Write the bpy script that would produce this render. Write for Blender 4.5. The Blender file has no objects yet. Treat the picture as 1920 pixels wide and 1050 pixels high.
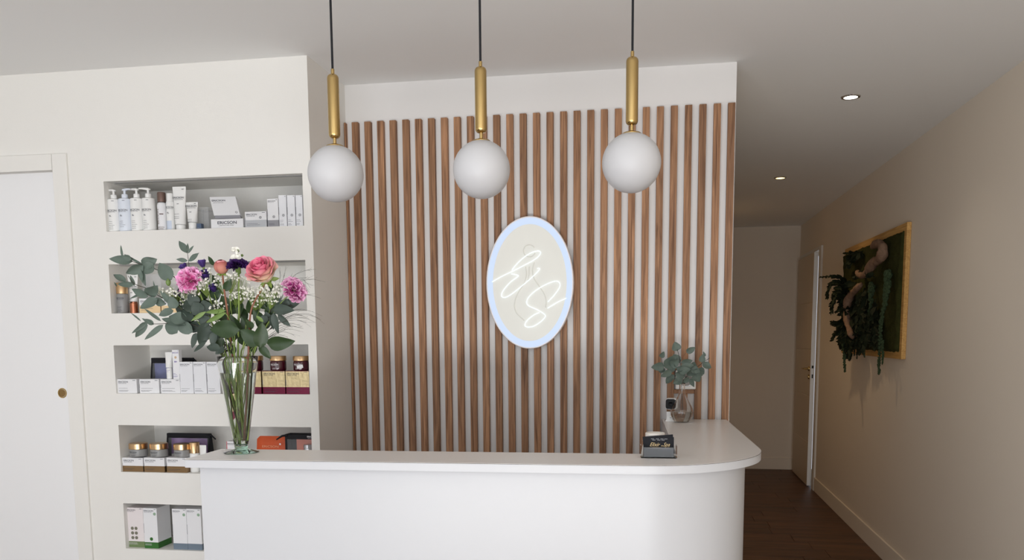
import bpy, math, random
from math import sin, cos, pi, sqrt, radians
from mathutils import Vector, Matrix, noise

C = bpy.context.scene.collection
SC = bpy.context.scene
random.seed(7)

# ------------------------------------------------------------------ camera, world, light, exposure
EYE = Vector((0, 0, 1.43076))
FPX, PY = 1579.46, 808.54                        # focal length and principal row, in pixels of 1920 x 1050
RIGHT = Vector((0.98572293, 0.16821373, -0.00737845))
DOWN = Vector((0.01205472, -0.11421325, -0.99338312))
FWD = Vector((-0.1679434, 0.97911157, -0.11461039))
cd = bpy.data.cameras.new('camera')
cam = bpy.data.objects.new('camera', cd); C.objects.link(cam)
cam.matrix_world = Matrix(((RIGHT.x, -DOWN.x, -FWD.x, EYE.x), (RIGHT.y, -DOWN.y, -FWD.y, EYE.y),
                           (RIGHT.z, -DOWN.z, -FWD.z, EYE.z), (0, 0, 0, 1)))
cd.sensor_width = 36; cd.sensor_fit = 'HORIZONTAL'; cd.lens = FPX / 1920 * 36
cd.shift_y = (PY - 525) / 1920; cd.clip_start = 0.02
SC.camera = cam
w = bpy.data.worlds.new('world'); SC.world = w; w.use_nodes = True
w.node_tree.nodes['Background'].inputs[0].default_value = (0.80, 0.88, 1.0, 1)
w.node_tree.nodes['Background'].inputs[1].default_value = 1.0
SC.view_settings.view_transform = 'Standard'; SC.view_settings.look = 'None'
SC.view_settings.exposure = -0.03; SC.view_settings.gamma = 1.0; SC.view_settings.use_curve_mapping = False

def area(name, loc, rot, sx, sy, power, col):
    l = bpy.data.lights.new(name, 'AREA'); l.shape = 'RECTANGLE'; l.size = sx; l.size_y = sy
    l.energy = power; l.color = col
    o = bpy.data.objects.new(name, l); o.location = loc; o.rotation_euler = rot; C.objects.link(o); return o
# daylight through the shop window behind the camera
area('window_daylight', (-1.1, -1.32, 1.5), (radians(99), 0, 0), 4.6, 1.7, 47, (1.0, 1.0, 1.0))
# unseen lamp added low outside to brighten the ceiling, as pavement bounce would
area('added_low_fill', (0.1, -1.36, .22), (radians(127), 0, 0), 3.4, .5, 103, (1.0, 0.995, 0.985))

# ------------------------------------------------------------------ helpers
def ray(x, y): return RIGHT * ((x - 960) / FPX) + DOWN * ((y - PY) / FPX) + FWD
def P(x, y, Y=None, Z=None, X=None):
    """the point of the room behind photo pixel x, y on the plane Y, Z or X"""
    d = ray(x, y)
    t = (Y - EYE.y) / d.y if Y is not None else ((Z - EYE.z) / d.z if Z is not None else (X - EYE.x) / d.x)
    return EYE + d * t

def s2l(c): return tuple((v / 255 / 12.92 if v / 255 <= 0.04045 else ((v / 255 + 0.055) / 1.055) ** 2.4) for v in c)

def mat(name, rgb, rough=0.5, metal=0.0, trans=0.0, ior=1.45, bump=0.0, bscale=60, var=0.0, vscale=8, emit=None, estr=0,
        attr=False, coat=0.0, spec=0.5, sub=0.0, alpha=1.0, stretch=None):
    m = bpy.data.materials.new(name); m.use_nodes = True
    nt = m.node_tree; b = nt.nodes['Principled BSDF']
    col = s2l(rgb) + (1,)
    b.inputs['Base Color'].default_value = col
    b.inputs['Roughness'].default_value = rough; b.inputs['Metallic'].default_value = metal
    b.inputs['Transmission Weight'].default_value = trans; b.inputs['IOR'].default_value = ior
    b.inputs['Coat Weight'].default_value = coat; b.inputs['Specular IOR Level'].default_value = spec
    b.inputs['Alpha'].default_value = alpha
    if sub: b.inputs['Subsurface Weight'].default_value = sub; b.inputs['Subsurface Radius'].default_value = (.01, .01, .01)
    if emit: b.inputs['Emission Color'].default_value = s2l(emit) + (1,); b.inputs['Emission Strength'].default_value = estr
    tc = nt.nodes.new('ShaderNodeTexCoord')
    src = tc.outputs['Object']
    if stretch:
        mp = nt.nodes.new('ShaderNodeMapping'); mp.inputs['Scale'].default_value = stretch
        nt.links.new(src, mp.inputs[0]); src = mp.outputs[0]
    if attr:
        a = nt.nodes.new('ShaderNodeAttribute'); a.attribute_name = 'col'
        nt.links.new(a.outputs['Color'], b.inputs['Base Color'])
    if var:
        n = nt.nodes.new('ShaderNodeTexNoise'); n.inputs['Scale'].default_value = vscale; n.inputs['Detail'].default_value = 4
        nt.links.new(src, n.inputs['Vector'])
        mx = nt.nodes.new('ShaderNodeMix'); mx.data_type = 'RGBA'
        mx.inputs[6].default_value = tuple(c * (1 - var) for c in col[:3]) + (1,)
        mx.inputs[7].default_value = tuple(min(1, c * (1 + var)) for c in col[:3]) + (1,)
        nt.links.new(n.outputs['Fac'], mx.inputs[0]); nt.links.new(mx.outputs[2], b.inputs['Base Color'])
    if bump:
        n = nt.nodes.new('ShaderNodeTexNoise'); n.inputs['Scale'].default_value = bscale; n.inputs['Detail'].default_value = 5
        nt.links.new(src, n.inputs['Vector'])
        bp = nt.nodes.new('ShaderNodeBump'); bp.inputs['Strength'].default_value = bump; bp.inputs['Distance'].default_value = 0.004
        nt.links.new(n.outputs['Fac'], bp.inputs['Height']); nt.links.new(bp.outputs[0], b.inputs['Normal'])
    return m

def wood(name, dark, light, axis, rough=0.55, rnd=0.35, fine=70.0):
    """wood with grain along an axis; every object gets its own stretch of grain and tone"""
    m = bpy.data.materials.new(name); m.use_nodes = True
    nt = m.node_tree; b = nt.nodes['Principled BSDF']; L = nt.links.new
    b.inputs['Roughness'].default_value = rough; b.inputs['Specular IOR Level'].default_value = 0.3
    tc = nt.nodes.new('ShaderNodeTexCoord'); oi = nt.nodes.new('ShaderNodeObjectInfo')
    ml = nt.nodes.new('ShaderNodeVectorMath'); ml.operation = 'SCALE'; ml.inputs[0].default_value = (13.7, 7.3, 31.1)
    L(oi.outputs['Random'], ml.inputs['Scale'])
    ad = nt.nodes.new('ShaderNodeVectorMath'); ad.operation = 'ADD'
    L(tc.outputs['Object'], ad.inputs[0]); L(ml.outputs[0], ad.inputs[1])
    mp = nt.nodes.new('ShaderNodeMapping'); s = [fine, fine, fine]; s['XYZ'.index(axis)] = fine / 22
    mp.inputs['Scale'].default_value = s; L(ad.outputs[0], mp.inputs[0])
    n1 = nt.nodes.new('ShaderNodeTexNoise'); n1.inputs['Scale'].default_value = 1.0; n1.inputs['Detail'].default_value = 6
    n1.inputs['Distortion'].default_value = 1.2; L(mp.outputs[0], n1.inputs['Vector'])
    mp2 = nt.nodes.new('ShaderNodeMapping'); s = [fine * 3.3] * 3; s['XYZ'.index(axis)] = fine / 18
    mp2.inputs['Scale'].default_value = s; L(ad.outputs[0], mp2.inputs[0])
    n2 = nt.nodes.new('ShaderNodeTexNoise'); n2.inputs['Scale'].default_value = 1.0; n2.inputs['Detail'].default_value = 3
    L(mp2.outputs[0], n2.inputs['Vector'])
    mm = nt.nodes.new('ShaderNodeMath'); mm.operation = 'MULTIPLY_ADD'; mm.inputs[1].default_value = 0.45
    L(n2.outputs['Fac'], mm.inputs[0])
    m3 = nt.nodes.new('ShaderNodeMath'); m3.operation = 'MULTIPLY_ADD'; m3.inputs[1].default_value = 0.75; m3.inputs[2].default_value = -0.1
    L(n1.outputs['Fac'], m3.inputs[0]); L(m3.outputs[0], mm.inputs[2])
    rp = nt.nodes.new('ShaderNodeValToRGB')
    rp.color_ramp.elements[0].position = 0.28; rp.color_ramp.elements[0].color = s2l(dark) + (1,)
    rp.color_ramp.elements[1].position = 0.72; rp.color_ramp.elements[1].color = s2l(light) + (1,)
    L(mm.outputs[0], rp.inputs[0])
    hv = nt.nodes.new('ShaderNodeHueSaturation')
    rr = nt.nodes.new('ShaderNodeMath'); rr.operation = 'MULTIPLY_ADD'; rr.inputs[1].default_value = rnd; rr.inputs[2].default_value = 1 - rnd / 2
    L(oi.outputs['Random'], rr.inputs[0]); L(rr.outputs[0], hv.inputs['Value']); L(rp.outputs[0], hv.inputs['Color'])
    L(hv.outputs[0], b.inputs['Base Color'])
    bp = nt.nodes.new('ShaderNodeBump'); bp.inputs['Strength'].default_value = 0.15; bp.inputs['Distance'].default_value = 0.001
    L(mm.outputs[0], bp.inputs['Height']); L(bp.outputs[0], b.inputs['Normal'])
    return m

class MB:
    """collects shapes and links them as one mesh object"""
    def __init__(s): s.v = []; s.f = []; s.c = []; s.use = False
    def add(s, vs, fs, col=None):
        n = len(s.v); s.v += [Vector(p) for p in vs]; s.f += [[i + n for i in f] for f in fs]
        if col is not None: s.use = True
        s.c += [col if (col is None or isinstance(col[0], (int, float))) else col[k] for k in range(len(vs))] if col is not None else [None] * len(vs)
        return s
    def box(s, x0, x1, y0, y1, z0, z1, M=None):
        vs = [Vector(p) for p in ((x0,y0,z0),(x1,y0,z0),(x1,y1,z0),(x0,y1,z0),(x0,y0,z1),(x1,y0,z1),(x1,y1,z1),(x0,y1,z1))]
        if M is not None: vs = [M @ p for p in vs]
        return s.add(vs, [(0,3,2,1),(4,5,6,7),(0,1,5,4),(1,2,6,5),(2,3,7,6),(3,0,4,7)])
    def bbox(s, x0, x1, y0, y1, z0, z1, b=0.002, M=None):
        """box with chamfered edges"""
        vs = []; 
        for (X, Y, Z) in ((x0,y0,z0),(x1,y0,z0),(x1,y1,z0),(x0,y1,z0),(x0,y0,z1),(x1,y0,z1),(x1,y1,z1),(x0,y1,z1)):
            dx = b if X == x0 else -b; dy = b if Y == y0 else -b; dz = b if Z == z0 else -b
            vs += [Vector((X, Y+dy, Z+dz)), Vector((X+dx, Y, Z+dz)), Vector((X+dx, Y+dy, Z))]
        if M is not None: vs = [M @ p for p in vs]
        V = lambda c, a: c * 3 + a
        fs = []
        for a, q in ((0,(0,3,7,4)),(0,(1,5,6,2)),(1,(0,4,5,1)),(1,(3,2,6,7)),(2,(0,1,2,3)),(2,(4,7,6,5))): fs.append([V(c, a) for c in q])
        fs = [f[::-1] for f in fs]
        for (c, d, ax) in ((0,1,0),(3,2,0),(4,5,0),(7,6,0),(0,3,1),(1,2,1),(4,7,1),(5,6,1),(0,4,2),(1,5,2),(2,6,2),(3,7,2)):
            i, j = [k for k in (0,1,2) if k != ax]; fs.append([V(c,i),V(d,i),V(d,j),V(c,j)])
        for c in range(8): fs.append([V(c,0),V(c,1),V(c,2)])
        return s.add(vs, fs)
    def lathe(s, prof, n=24, M=None, cx=0, cy=0, a0=0, a1=2*pi, sx=1, sy=1):
        full = abs(a1 - a0 - 2*pi) < 1e-6; m = n if full else n + 1
        vs = []
        for (r, z) in prof:
            for k in range(m):
                a = a0 + (a1 - a0) * k / n; vs.append(Vector((cx + r*cos(a)*sx, cy + r*sin(a)*sy, z)))
        if M is not None: vs = [M @ p for p in vs]
        fs = []
        for i in range(len(prof) - 1):
            for k in range(n):
                k2 = (k + 1) % m; fs.append((i*m+k, i*m+k2, (i+1)*m+k2, (i+1)*m+k))
        return s.add(vs, fs)
    def tube(s, pts, r, n=8, col=None, cap=True):
        pts = [Vector(p) for p in pts]; N = len(pts)
        rs = r if isinstance(r, (list, tuple)) else [r] * N
        vs = []; up = None
        for i, p in enumerate(pts):
            t = (pts[min(i+1, N-1)] - pts[max(i-1, 0)]).normalized()
            if up is None: up = Vector((0,0,1)) if abs(t.z) < .9 else Vector((1,0,0))
            x = t.cross(up).normalized(); up = x.cross(t).normalized()
            for k in range(n):
                a = 2*pi*k/n; vs.append(p + x*(rs[i]*cos(a)) + up*(rs[i]*sin(a)))
        fs = [(i*n+k, i*n+(k+1)%n, (i+1)*n+(k+1)%n, (i+1)*n+k) for i in range(N-1) for k in range(n)]
        if cap: fs += [list(range(n))[::-1], [(N-1)*n+k for k in range(n)]]
        return s.add(vs, fs, col)
    def prism(s, poly, z0, z1, M=None):
        n = len(poly); vs = [Vector((x, y, z0)) for x, y in poly] + [Vector((x, y, z1)) for x, y in poly]
        if M is not None: vs = [M @ p for p in vs]
        return s.add(vs, [list(range(n))[::-1], list(range(n, 2*n))] + [(i, (i+1)%n, n+(i+1)%n, n+i) for i in range(n)])
    def grid(s, fn, nu, nv, colfn=None, M=None):
        vs = [Vector(fn(i/nu, j/nv)) for j in range(nv+1) for i in range(nu+1)]
        if M is not None: vs = [M @ p for p in vs]
        cs = [colfn(i/nu, j/nv) for j in range(nv+1) for i in range(nu+1)] if colfn else None
        fs = [(j*(nu+1)+i, j*(nu+1)+i+1, (j+1)*(nu+1)+i+1, (j+1)*(nu+1)+i) for j in range(nv) for i in range(nu)]
        return s.add(vs, fs, cs)
    def sphere(s, c, r, nu=12, nv=8, M=None, sc=(1,1,1)):
        prof = [(r*sin(pi*j/nv), -r*cos(pi*j/nv)) for j in range(nv+1)]
        T = Matrix.Translation(Vector(c)) @ Matrix.Diagonal((sc[0], sc[1], sc[2], 1))
        return s.lathe(prof, nu, (M @ T) if M is not None else T)
    def mesh(s, name, m, smooth=False, inv=None):
        me = bpy.data.meshes.new(name)
        vs = [(inv @ p) for p in s.v] if inv is not None else s.v
        me.from_pydata([tuple(p) for p in vs], [], s.f)
        if m: me.materials.append(m)
        if smooth:
            me.shade_smooth() if hasattr(me, 'shade_smooth') else None
            if smooth is not True:
                me.set_sharp_from_angle(angle=smooth)
        if s.use:
            at = me.color_attributes.new('col', 'FLOAT_COLOR', 'POINT')
            for i, c in enumerate(s.c): at.data[i].color = tuple(c)[:3] + (1,) if c else (1,1,1,1)
        me.validate(); me.update()
        return me
    def build(s, name, m, parent=None, smooth=False, world=False, kind=None, label=None):
        """parent given: the vertices are in the thing's own frame, or in room coordinates when world=True"""
        inv = MW[parent.name].inverted() if (parent is not None and world) else None
        o = bpy.data.objects.new(name, s.mesh(name, m, smooth, inv)); C.objects.link(o)
        if parent is not None: o.parent = parent; MW[o.name] = MW[parent.name]
        else: MW[o.name] = Matrix()
        if kind: o['kind'] = kind
        if label: o['label'] = label
        return o
MW = {}
SM = radians(40)

def thing(name, label, cat, loc=(0,0,0), rz=0.0, group=None):
    o = bpy.data.objects.new(name, None); C.objects.link(o); o.empty_display_size = 0.02
    o.location = loc; o.rotation_euler = (0, 0, rz); o['label'] = label; o['category'] = cat
    if group: o['group'] = group
    MW[o.name] = Matrix.Translation(Vector(loc)) @ Matrix.Rotation(rz, 4, 'Z')
    return o
def struct(o): o['kind'] = 'structure'; return o

def catmull(pts, k=8):
    pts = [Vector(p) for p in pts]; out = []
    for i in range(len(pts) - 1):
        p0 = pts[max(i-1, 0)]; p1 = pts[i]; p2 = pts[i+1]; p3 = pts[min(i+2, len(pts)-1)]
        for j in range(k):
            t = j / k
            out.append(0.5*((2*p1) + (p2-p0)*t + (2*p0-5*p1+4*p2-p3)*t*t + (3*p1-p0-3*p2+p3)*t**3))
    out.append(pts[-1]); return out

_txt = {}
def text(string, size, shear=0.0, stretch=1.0, bold=0.0):
    """flat lettering as (vertices in x/z, faces), left aligned on the baseline"""
    k = (string, shear, bold)
    if k not in _txt:
        cu = bpy.data.curves.new('lettering', 'FONT'); cu.body = string; cu.size = 1; cu.shear = shear; cu.resolution_u = 3
        cu.offset = bold
        ob = bpy.data.objects.new('lettering', cu); me = bpy.data.meshes.new_from_object(ob)
        _txt[k] = ([v.co.copy() for v in me.vertices], [list(p.vertices) for p in me.polygons])
        bpy.data.objects.remove(ob); bpy.data.meshes.remove(me); bpy.data.curves.remove(cu)
    vs, fs = _txt[k]
    return [Vector((v.x*size*stretch, 0, v.y*size)) for v in vs], fs
def text_w(string, size, **k):
    vs, _ = text(string, size, **k); return max(v.x for v in vs)

# ------------------------------------------------------------------ materials
M = {}
M['wall'] = mat('wall_paint', (238, 236, 231), 0.85, bump=0.08, bscale=220, spec=0.2)
M['wall_hall'] = mat('hall_wall_paint', (236, 225, 210), 0.8, bump=0.08, bscale=220, spec=0.2)
M['ceiling'] = mat('ceiling_paint', (243, 243, 242), 0.9, bump=0.05, bscale=150, spec=0.2)
M['white_trim'] = mat('white_trim', (226, 222, 214), 0.45)
M['door_white'] = mat('door_white', (243, 243, 244), 0.35)
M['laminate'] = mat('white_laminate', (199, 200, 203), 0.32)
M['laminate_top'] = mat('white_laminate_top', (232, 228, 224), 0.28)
M['dark_seam'] = mat('dark_seam', (70, 60, 52), 0.6)
M['backing'] = mat('white_backing', (233, 231, 229), 0.7)
M['slat'] = wood('oak_slat', (96, 64, 44), (186, 140, 104), 'Z')
M['plank'] = wood('dark_floor_plank', (54, 34, 22), (116, 80, 54), 'X', rough=0.45, rnd=0.3, fine=26)
M['brass'] = mat('brushed_brass', (190, 162, 108), 0.24, metal=1.0)
M['cord'] = mat('black_cord', (16, 17, 24), 0.7)
M['opal'] = mat('opal_glass', (197, 197, 199), 0.42, coat=0.0, spec=0.4)
M['sign_rim'] = mat('sign_rim', (245, 240, 240), 0.4)
M['sign_face'] = mat('sign_face', (222, 222, 216), 0.5, emit=(236, 236, 226), estr=0.17)  # faint emission put in for the ring's light falling on the face
M['sign_ring'] = mat('sign_led_ring', (120, 130, 145), 0.5, emit=(206, 223, 250), estr=0.80)
M['neon'] = mat('neon_tube', (200, 210, 215), 0.4, emit=(226, 244, 252), estr=0.95)
M['emboss'] = mat('sign_emboss', (206, 205, 198), 0.5, emit=(230, 230, 220), estr=0.22)  # emission here too carries the ring's light
M['lamp_white'] = mat('lamp_cool', (255, 255, 255), emit=(255, 250, 240), estr=6)
M['lamp_warm'] = mat('lamp_warm', (255, 240, 200), emit=(255, 226, 150), estr=4)
M['chrome'] = mat('chrome', (205, 205, 205), 0.2, metal=1)
M['glass'] = mat('clear_glass', (253, 255, 254), 0.0, trans=1.0, ior=1.45)
M['glass_green'] = mat('green_tinted_glass', (186, 226, 208), 0.0, trans=1.0, ior=1.45)
M['glass_smoke'] = mat('smoked_glass', (252, 249, 247), 0.0, trans=1.0, ior=1.45)
M['water'] = mat('water', (246, 250, 244), 0.0, trans=1.0, ior=1.33)
M['acrylic'] = mat('acrylic', (247, 249, 250), 0.03, trans=1.0, ior=1.15)
M['pvc'] = mat('clear_pvc', (225, 228, 232), 0.15, alpha=0.14)
M['carton'] = mat('white_carton', (236, 236, 238), 0.5)
M['carton_gloss'] = mat('glossy_white_carton', (233, 234, 238), 0.3)
M['carton_pink'] = mat('pinkish_white_carton', (236, 228, 228), 0.5)
M['plastic'] = mat('white_plastic', (240, 240, 238), 0.3, sub=0.05)
M['plastic_blue'] = mat('bluish_white_plastic', (226, 232, 242), 0.3)
M['ink'] = mat('grey_ink', (72, 74, 84), 0.6)
M['ink_soft'] = mat('soft_grey_ink', (150, 152, 160), 0.6)
M['ink_white'] = mat('white_ink', (226, 222, 222), 0.6)
M['ink_gold'] = mat('gold_ink', (205, 180, 130), 0.4)
M['silver_band'] = mat('silver_band', (186, 188, 192), 0.4, metal=0.3)
M['grey_band'] = mat('grey_band', (150, 150, 156), 0.45)
M['gold'] = mat('copper_gold', (212, 178, 136), 0.3, metal=1.0)
M['gold_foil'] = mat('gold_foil', (202, 184, 142), 0.38, metal=0.8, bump=0.5, bscale=45, var=0.12, vscale=60)
M['gold_band'] = mat('gold_mirror_band', (158, 130, 96), 0.3, metal=0.9)
M['pale_gold'] = mat('pale_gold_band', (236, 208, 164), 0.4, metal=0.4)
M['bronze'] = mat('bronze_cap', (168, 108, 82), 0.25, metal=0.9)
M['maroon'] = mat('maroon_glass', (66, 16, 30), 0.15, coat=0.4)
M['maroon_foil'] = mat('maroon_foil', (104, 18, 52), 0.25, metal=0.5)
M['frost'] = mat('frosted_glass', (146, 146, 145), 0.35, bump=0.0)
M['brown_cap'] = mat('brown_metal_cap', (128, 106, 98), 0.3, metal=0.7)
M['blue_band'] = mat('pale_blue_band', (206, 216, 232), 0.4)
M['green_olive'] = mat('olive_green_print', (112, 132, 88), 0.5)
M['green'] = mat('green_print', (52, 108, 44), 0.5)
M['green_pale'] = mat('pale_green_print', (150, 176, 152), 0.5)
M['taupe'] = mat('taupe_print', (124, 122, 106), 0.5)
M['slate'] = mat('slate_blue_print', (112, 126, 140), 0.5)
M['navy_box'] = mat('slate_navy', (84, 100, 124), 0.5)
M['black_fabric'] = mat('black_zip_fabric', (15, 15, 22), 0.75, bump=0.2, bscale=300)
M['purple_sheet'] = mat('purple_packet', (128, 86, 150), 0.35, var=0.25, vscale=40)
M['blue_cloth'] = mat('blue_violet_cloth', (92, 98, 152), 0.55, var=0.3, vscale=30)
M['orange'] = mat('orange_pouch', (206, 84, 34), 0.5, var=0.1, vscale=30)
M['coral'] = mat('coral_packet', (220, 120, 92), 0.5)
M['silver_jar'] = mat('silver_jar', (196, 196, 200), 0.25, metal=0.9)
M['sun_disc'] = mat('tan_disc_print', (206, 180, 150), 0.5)
M['violet'] = mat('violet_print', (112, 96, 170), 0.5)
M['red'] = mat('red_edge', (206, 70, 84), 0.5)
M['bone'] = mat('bone_ceramic', (226, 220, 212), 0.5)
M['card'] = mat('black_card', (25, 26, 31), 0.7, spec=0.25)
M['card_back'] = mat('grey_card_stack', (120, 121, 124), 0.6)
M['socket'] = mat('white_socket', (236, 234, 230), 0.35)
M['socket_dark'] = mat('socket_hollow', (170, 166, 162), 0.5)
M['black_lens'] = mat('black_gloss', (9, 9, 12), 0.45, coat=0.0, spec=.3)
M['leaf_euc'] = mat('eucalyptus_leaf', (90, 104, 94), 0.55, var=0.18, vscale=45)
M['leaf_dark'] = mat('dark_grey_green_leaf', (62, 74, 66), 0.55, var=0.2, vscale=45)
M['leaf_rose'] = mat('deep_green_leaf', (46, 66, 36), 0.42, var=0.22, vscale=45)
M['leaf_pale'] = mat('light_green_leaf', (110, 134, 72), 0.45, var=0.2, vscale=45)
M['stem'] = mat('green_stem', (126, 148, 72), 0.5, var=0.25, vscale=40)
M['stem_pale'] = mat('pale_green_stem', (158, 178, 108), 0.5, var=0.2, vscale=40)
M['stem_red'] = mat('reddish_stem', (140, 92, 70), 0.5, var=0.25, vscale=30)
M['twig'] = mat('dark_twig', (62, 58, 48), 0.7)
M['petal'] = mat('petal', (230, 150, 160), 0.55, attr=True, sub=0.08)
M['blossom'] = mat('white_blossom', (238, 236, 226), 0.6)
M['oak_frame'] = wood('oak_frame', (176, 128, 66), (226, 182, 112), 'Y', rnd=0.1)
M['moss'] = mat('moss', (58, 60, 30), 0.95, var=0.45, vscale=26, bump=0.9, bscale=160, spec=0.1)
M['fern'] = mat('dark_fern', (40, 46, 30), 0.8, var=0.3, vscale=30, spec=0.2)
M['strand'] = mat('green_strand', (60, 74, 50), 0.8, var=0.3, vscale=60, spec=0.2)
M['driftwood'] = mat('driftwood', (132, 104, 84), 0.85, var=0.5, vscale=40, bump=0.9, bscale=80)

# ------------------------------------------------------------------ setting
WX0, WX1 = -4.2, 1.428            # side walls
YW, YS, YE, YB = 3.2, 3.6, 9.08, -1.1
XR = -1.338                       # the corner between niche wall and slat alcove
SLAT_X1 = 0.302
HC = 2.5

struct(MB().box(WX0 - .1, WX1 + .6, YB - .1, YE + .1, HC, HC + .1).build('ceiling', M['ceiling']))
flo = struct(MB().box(WX0 - .1, WX1 + .6, YB - .1, YE + .1, -.12, -.006).build('floor', M['dark_seam']))
# floor planks: 0.2 m rows that run along X
NX = [(-2.232, -1.373)]
joints = {0: 1.11, 1: 1.038, 2: .95, 3: .83, 6: .843, 7: 1.124}
pl_cache = {}
for k in range(-33, 18):
    y0 = 5.51 + .2 * k
    off = joints.get(k, random.uniform(0.5, 1.3)); xs = []
    x = off + 1.2 * 3
    while x > WX0 - 1.3: xs.append(x); x -= 1.2
    ya, yb = max(y0 + .0012, YB), min(y0 + .1988, YE)
    for xb in xs:
        xa = xb - 1.2 + .0024
        a, b = max(xa, WX0), min(xb, WX1)
        if b - a < .02 or yb - ya < .02: continue
        if b < 0.2 and y0 > 3.6: continue                 # nothing shows behind the slat wall
        if b < -0.4 and y0 < 3.6 and y0 > 3.4: continue
        key = (round(b - a, 4), round(yb - ya, 4))
        if key not in pl_cache:
            pl_cache[key] = MB().bbox(-key[0]/2, key[0]/2, -key[1]/2, key[1]/2, -.008, 0, .0012).mesh('plank', M['plank'])
        o = bpy.data.objects.new('plank', pl_cache[key]); C.objects.link(o)
        o.location = ((a + b) / 2, (ya + yb) / 2, 0); o.parent = flo

# niche wall: five recesses and a doorway
NZ = [(.530, .727), (.862, 1.062), (1.195, 1.396), (1.528, 1.728), (1.861, 2.061)]
NX0, NX1, ND = -2.232, -1.373, .255
DX1, DZ1 = -2.452, 2.113
wb = MB()
def cells(xs, zs, hole):
    for i in range(len(xs) - 1):
        for j in range(len(zs) - 1):
            if hole(xs[i], xs[i+1], zs[j], zs[j+1]): continue
            wb.add([(xs[i], YW, zs[j]), (xs[i+1], YW, zs[j]), (xs[i+1], YW, zs[j+1]), (xs[i], YW, zs[j+1])], [(0, 1, 2, 3)])
DX0 = -3.42
xs = [WX0, DX0, DX1, NX0, NX1, XR]
zs = [0, *sum(([a, b] for a, b in NZ), []), DZ1, HC]
zs = sorted(set(zs))
def hole(a, b, c, d):
    if a == DX0 and d <= DZ1 + 1e-6: return True
    return a == NX0 and any(abs(c - q[0]) < 1e-6 for q in NZ)
cells(xs, zs, hole)
for z0, z1 in NZ:
    y0, y1 = YW, YW + ND
    v = [(NX0,y0,z0),(NX1,y0,z0),(NX1,y0,z1),(NX0,y0,z1),(NX0,y1,z0),(NX1,y1,z0),(NX1,y1,z1),(NX0,y1,z1)]
    wb.add(v, [(0,1,5,4),(3,7,6,2),(0,4,7,3),(1,2,6,5),(4,5,6,7)])
wb.add([(XR,YW,0),(XR,YS+.2,0),(XR,YS+.2,HC),(XR,YW,HC)], [(0,1,2,3)])
wb.add([(DX0,YW,0),(DX0,YW+.12,0),(DX0,YW+.12,DZ1),(DX0,YW,DZ1)], [(3,2,1,0)])
wb.add([(DX1,YW,0),(DX1,YW+.12,0),(DX1,YW+.12,DZ1),(DX1,YW,DZ1)], [(0,1,2,3)])
wb.add([(DX0,YW,DZ1),(DX1,YW,DZ1),(DX1,YW+.12,DZ1),(DX0,YW+.12,DZ1)], [(0,1,2,3)])
wb.box(WX0, XR - .003, YW + .46, YW + .5, 0, HC)
struct(wb.build('wall_front', M['wall']))
for k, (z0, z1) in enumerate(NZ):
    if k in (3, 4):               # the shallow light channel under the head of each upper niche
        o = MB().box(NX0 + .03, NX1 - .004, YW + .028, YW + .040, z1 - .004, z1).build('trim_%d' % (k + 1), mat('channel_grey', (150, 150, 148), .6))
        struct(o)
# slat alcove wall, its free end, hall walls, shell behind the camera
struct(MB().box(XR - .15, SLAT_X1, YS, YS + .12, 0, HC).build('wall_back', M['backing']))
struct(MB().box(SLAT_X1 - .12, SLAT_X1 - .001, YS + .12, YE, 0, HC).build('wall_hall', M['wall_hall']))
struct(MB().box(SLAT_X1 - .12, WX1 + .1, YE, YE + .1, 0, HC).build('wall_end', M['wall_hall']))
rw = MB(); DY0, DY1, DZ = 7.96, 8.92, 2.165
rw.box(WX1, WX1 + .12, YB - .1, DY0, 0, HC); rw.box(WX1, WX1 + .12, DY1, YE, 0, HC); rw.box(WX1, WX1 + .12, DY0, DY1, DZ, HC)
rw.box(WX1 + .45, WX1 + .5, DY0 - .4, DY1 + .4, 0, HC)
struct(rw.build('wall_right', M['wall_hall']))
struct(MB().box(WX0 - .1, WX0, YB - .1, YW + .5, 0, HC).build('wall_left', M['wall']))
bw = MB()
wx0, wx1, wz0, wz1 = -3.45, 1.25, .06, 2.44
bw.box(WX0 - .1, wx0, YB - .12, YB, 0, HC); bw.box(wx1, WX1 + .1, YB - .12, YB, 0, HC)
bw.box(wx0, wx1, YB - .12, YB, 0, wz0); bw.box(wx0, wx1, YB - .12, YB, wz1, HC)
struct(bw.build('wall_rear', M['wall']))
wf = MB()
for x in (wx0, (wx0 + wx1) / 2 - .03, wx1 - .06): wf.box(x, x + .06, YB - .09, YB - .03, wz0, wz1)
wf.box(wx0, wx1, YB - .09, YB - .03, wz0, wz0 + .06); wf.box(wx0, wx1, YB - .09, YB - .03, wz1 - .06, wz1)
win = struct(MB().box(wx0, wx1, YB - .02, YB + .06, wz0 - .03, wz0 - .001).build('window_1', M['white_trim']))
wf.build('frame', M['white_trim'], win)
# baseboards of the hall
def skirt(name, x0, x1, y0, y1, m):
    b = MB(); b.bbox(x0, x1, y0, y1, 0, .125, .003); return struct(b.build(name, m))
skirt('baseboard_right', WX1 - .012, WX1, YB, 7.86, M['wall_hall'])
skirt('baseboard_end', SLAT_X1, WX1 - .012, YE - .012, YE, M['wall_hall'])
skirt('baseboard_front', DX1 + .07, XR, YW - .012, YW, M['wall'])

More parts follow.
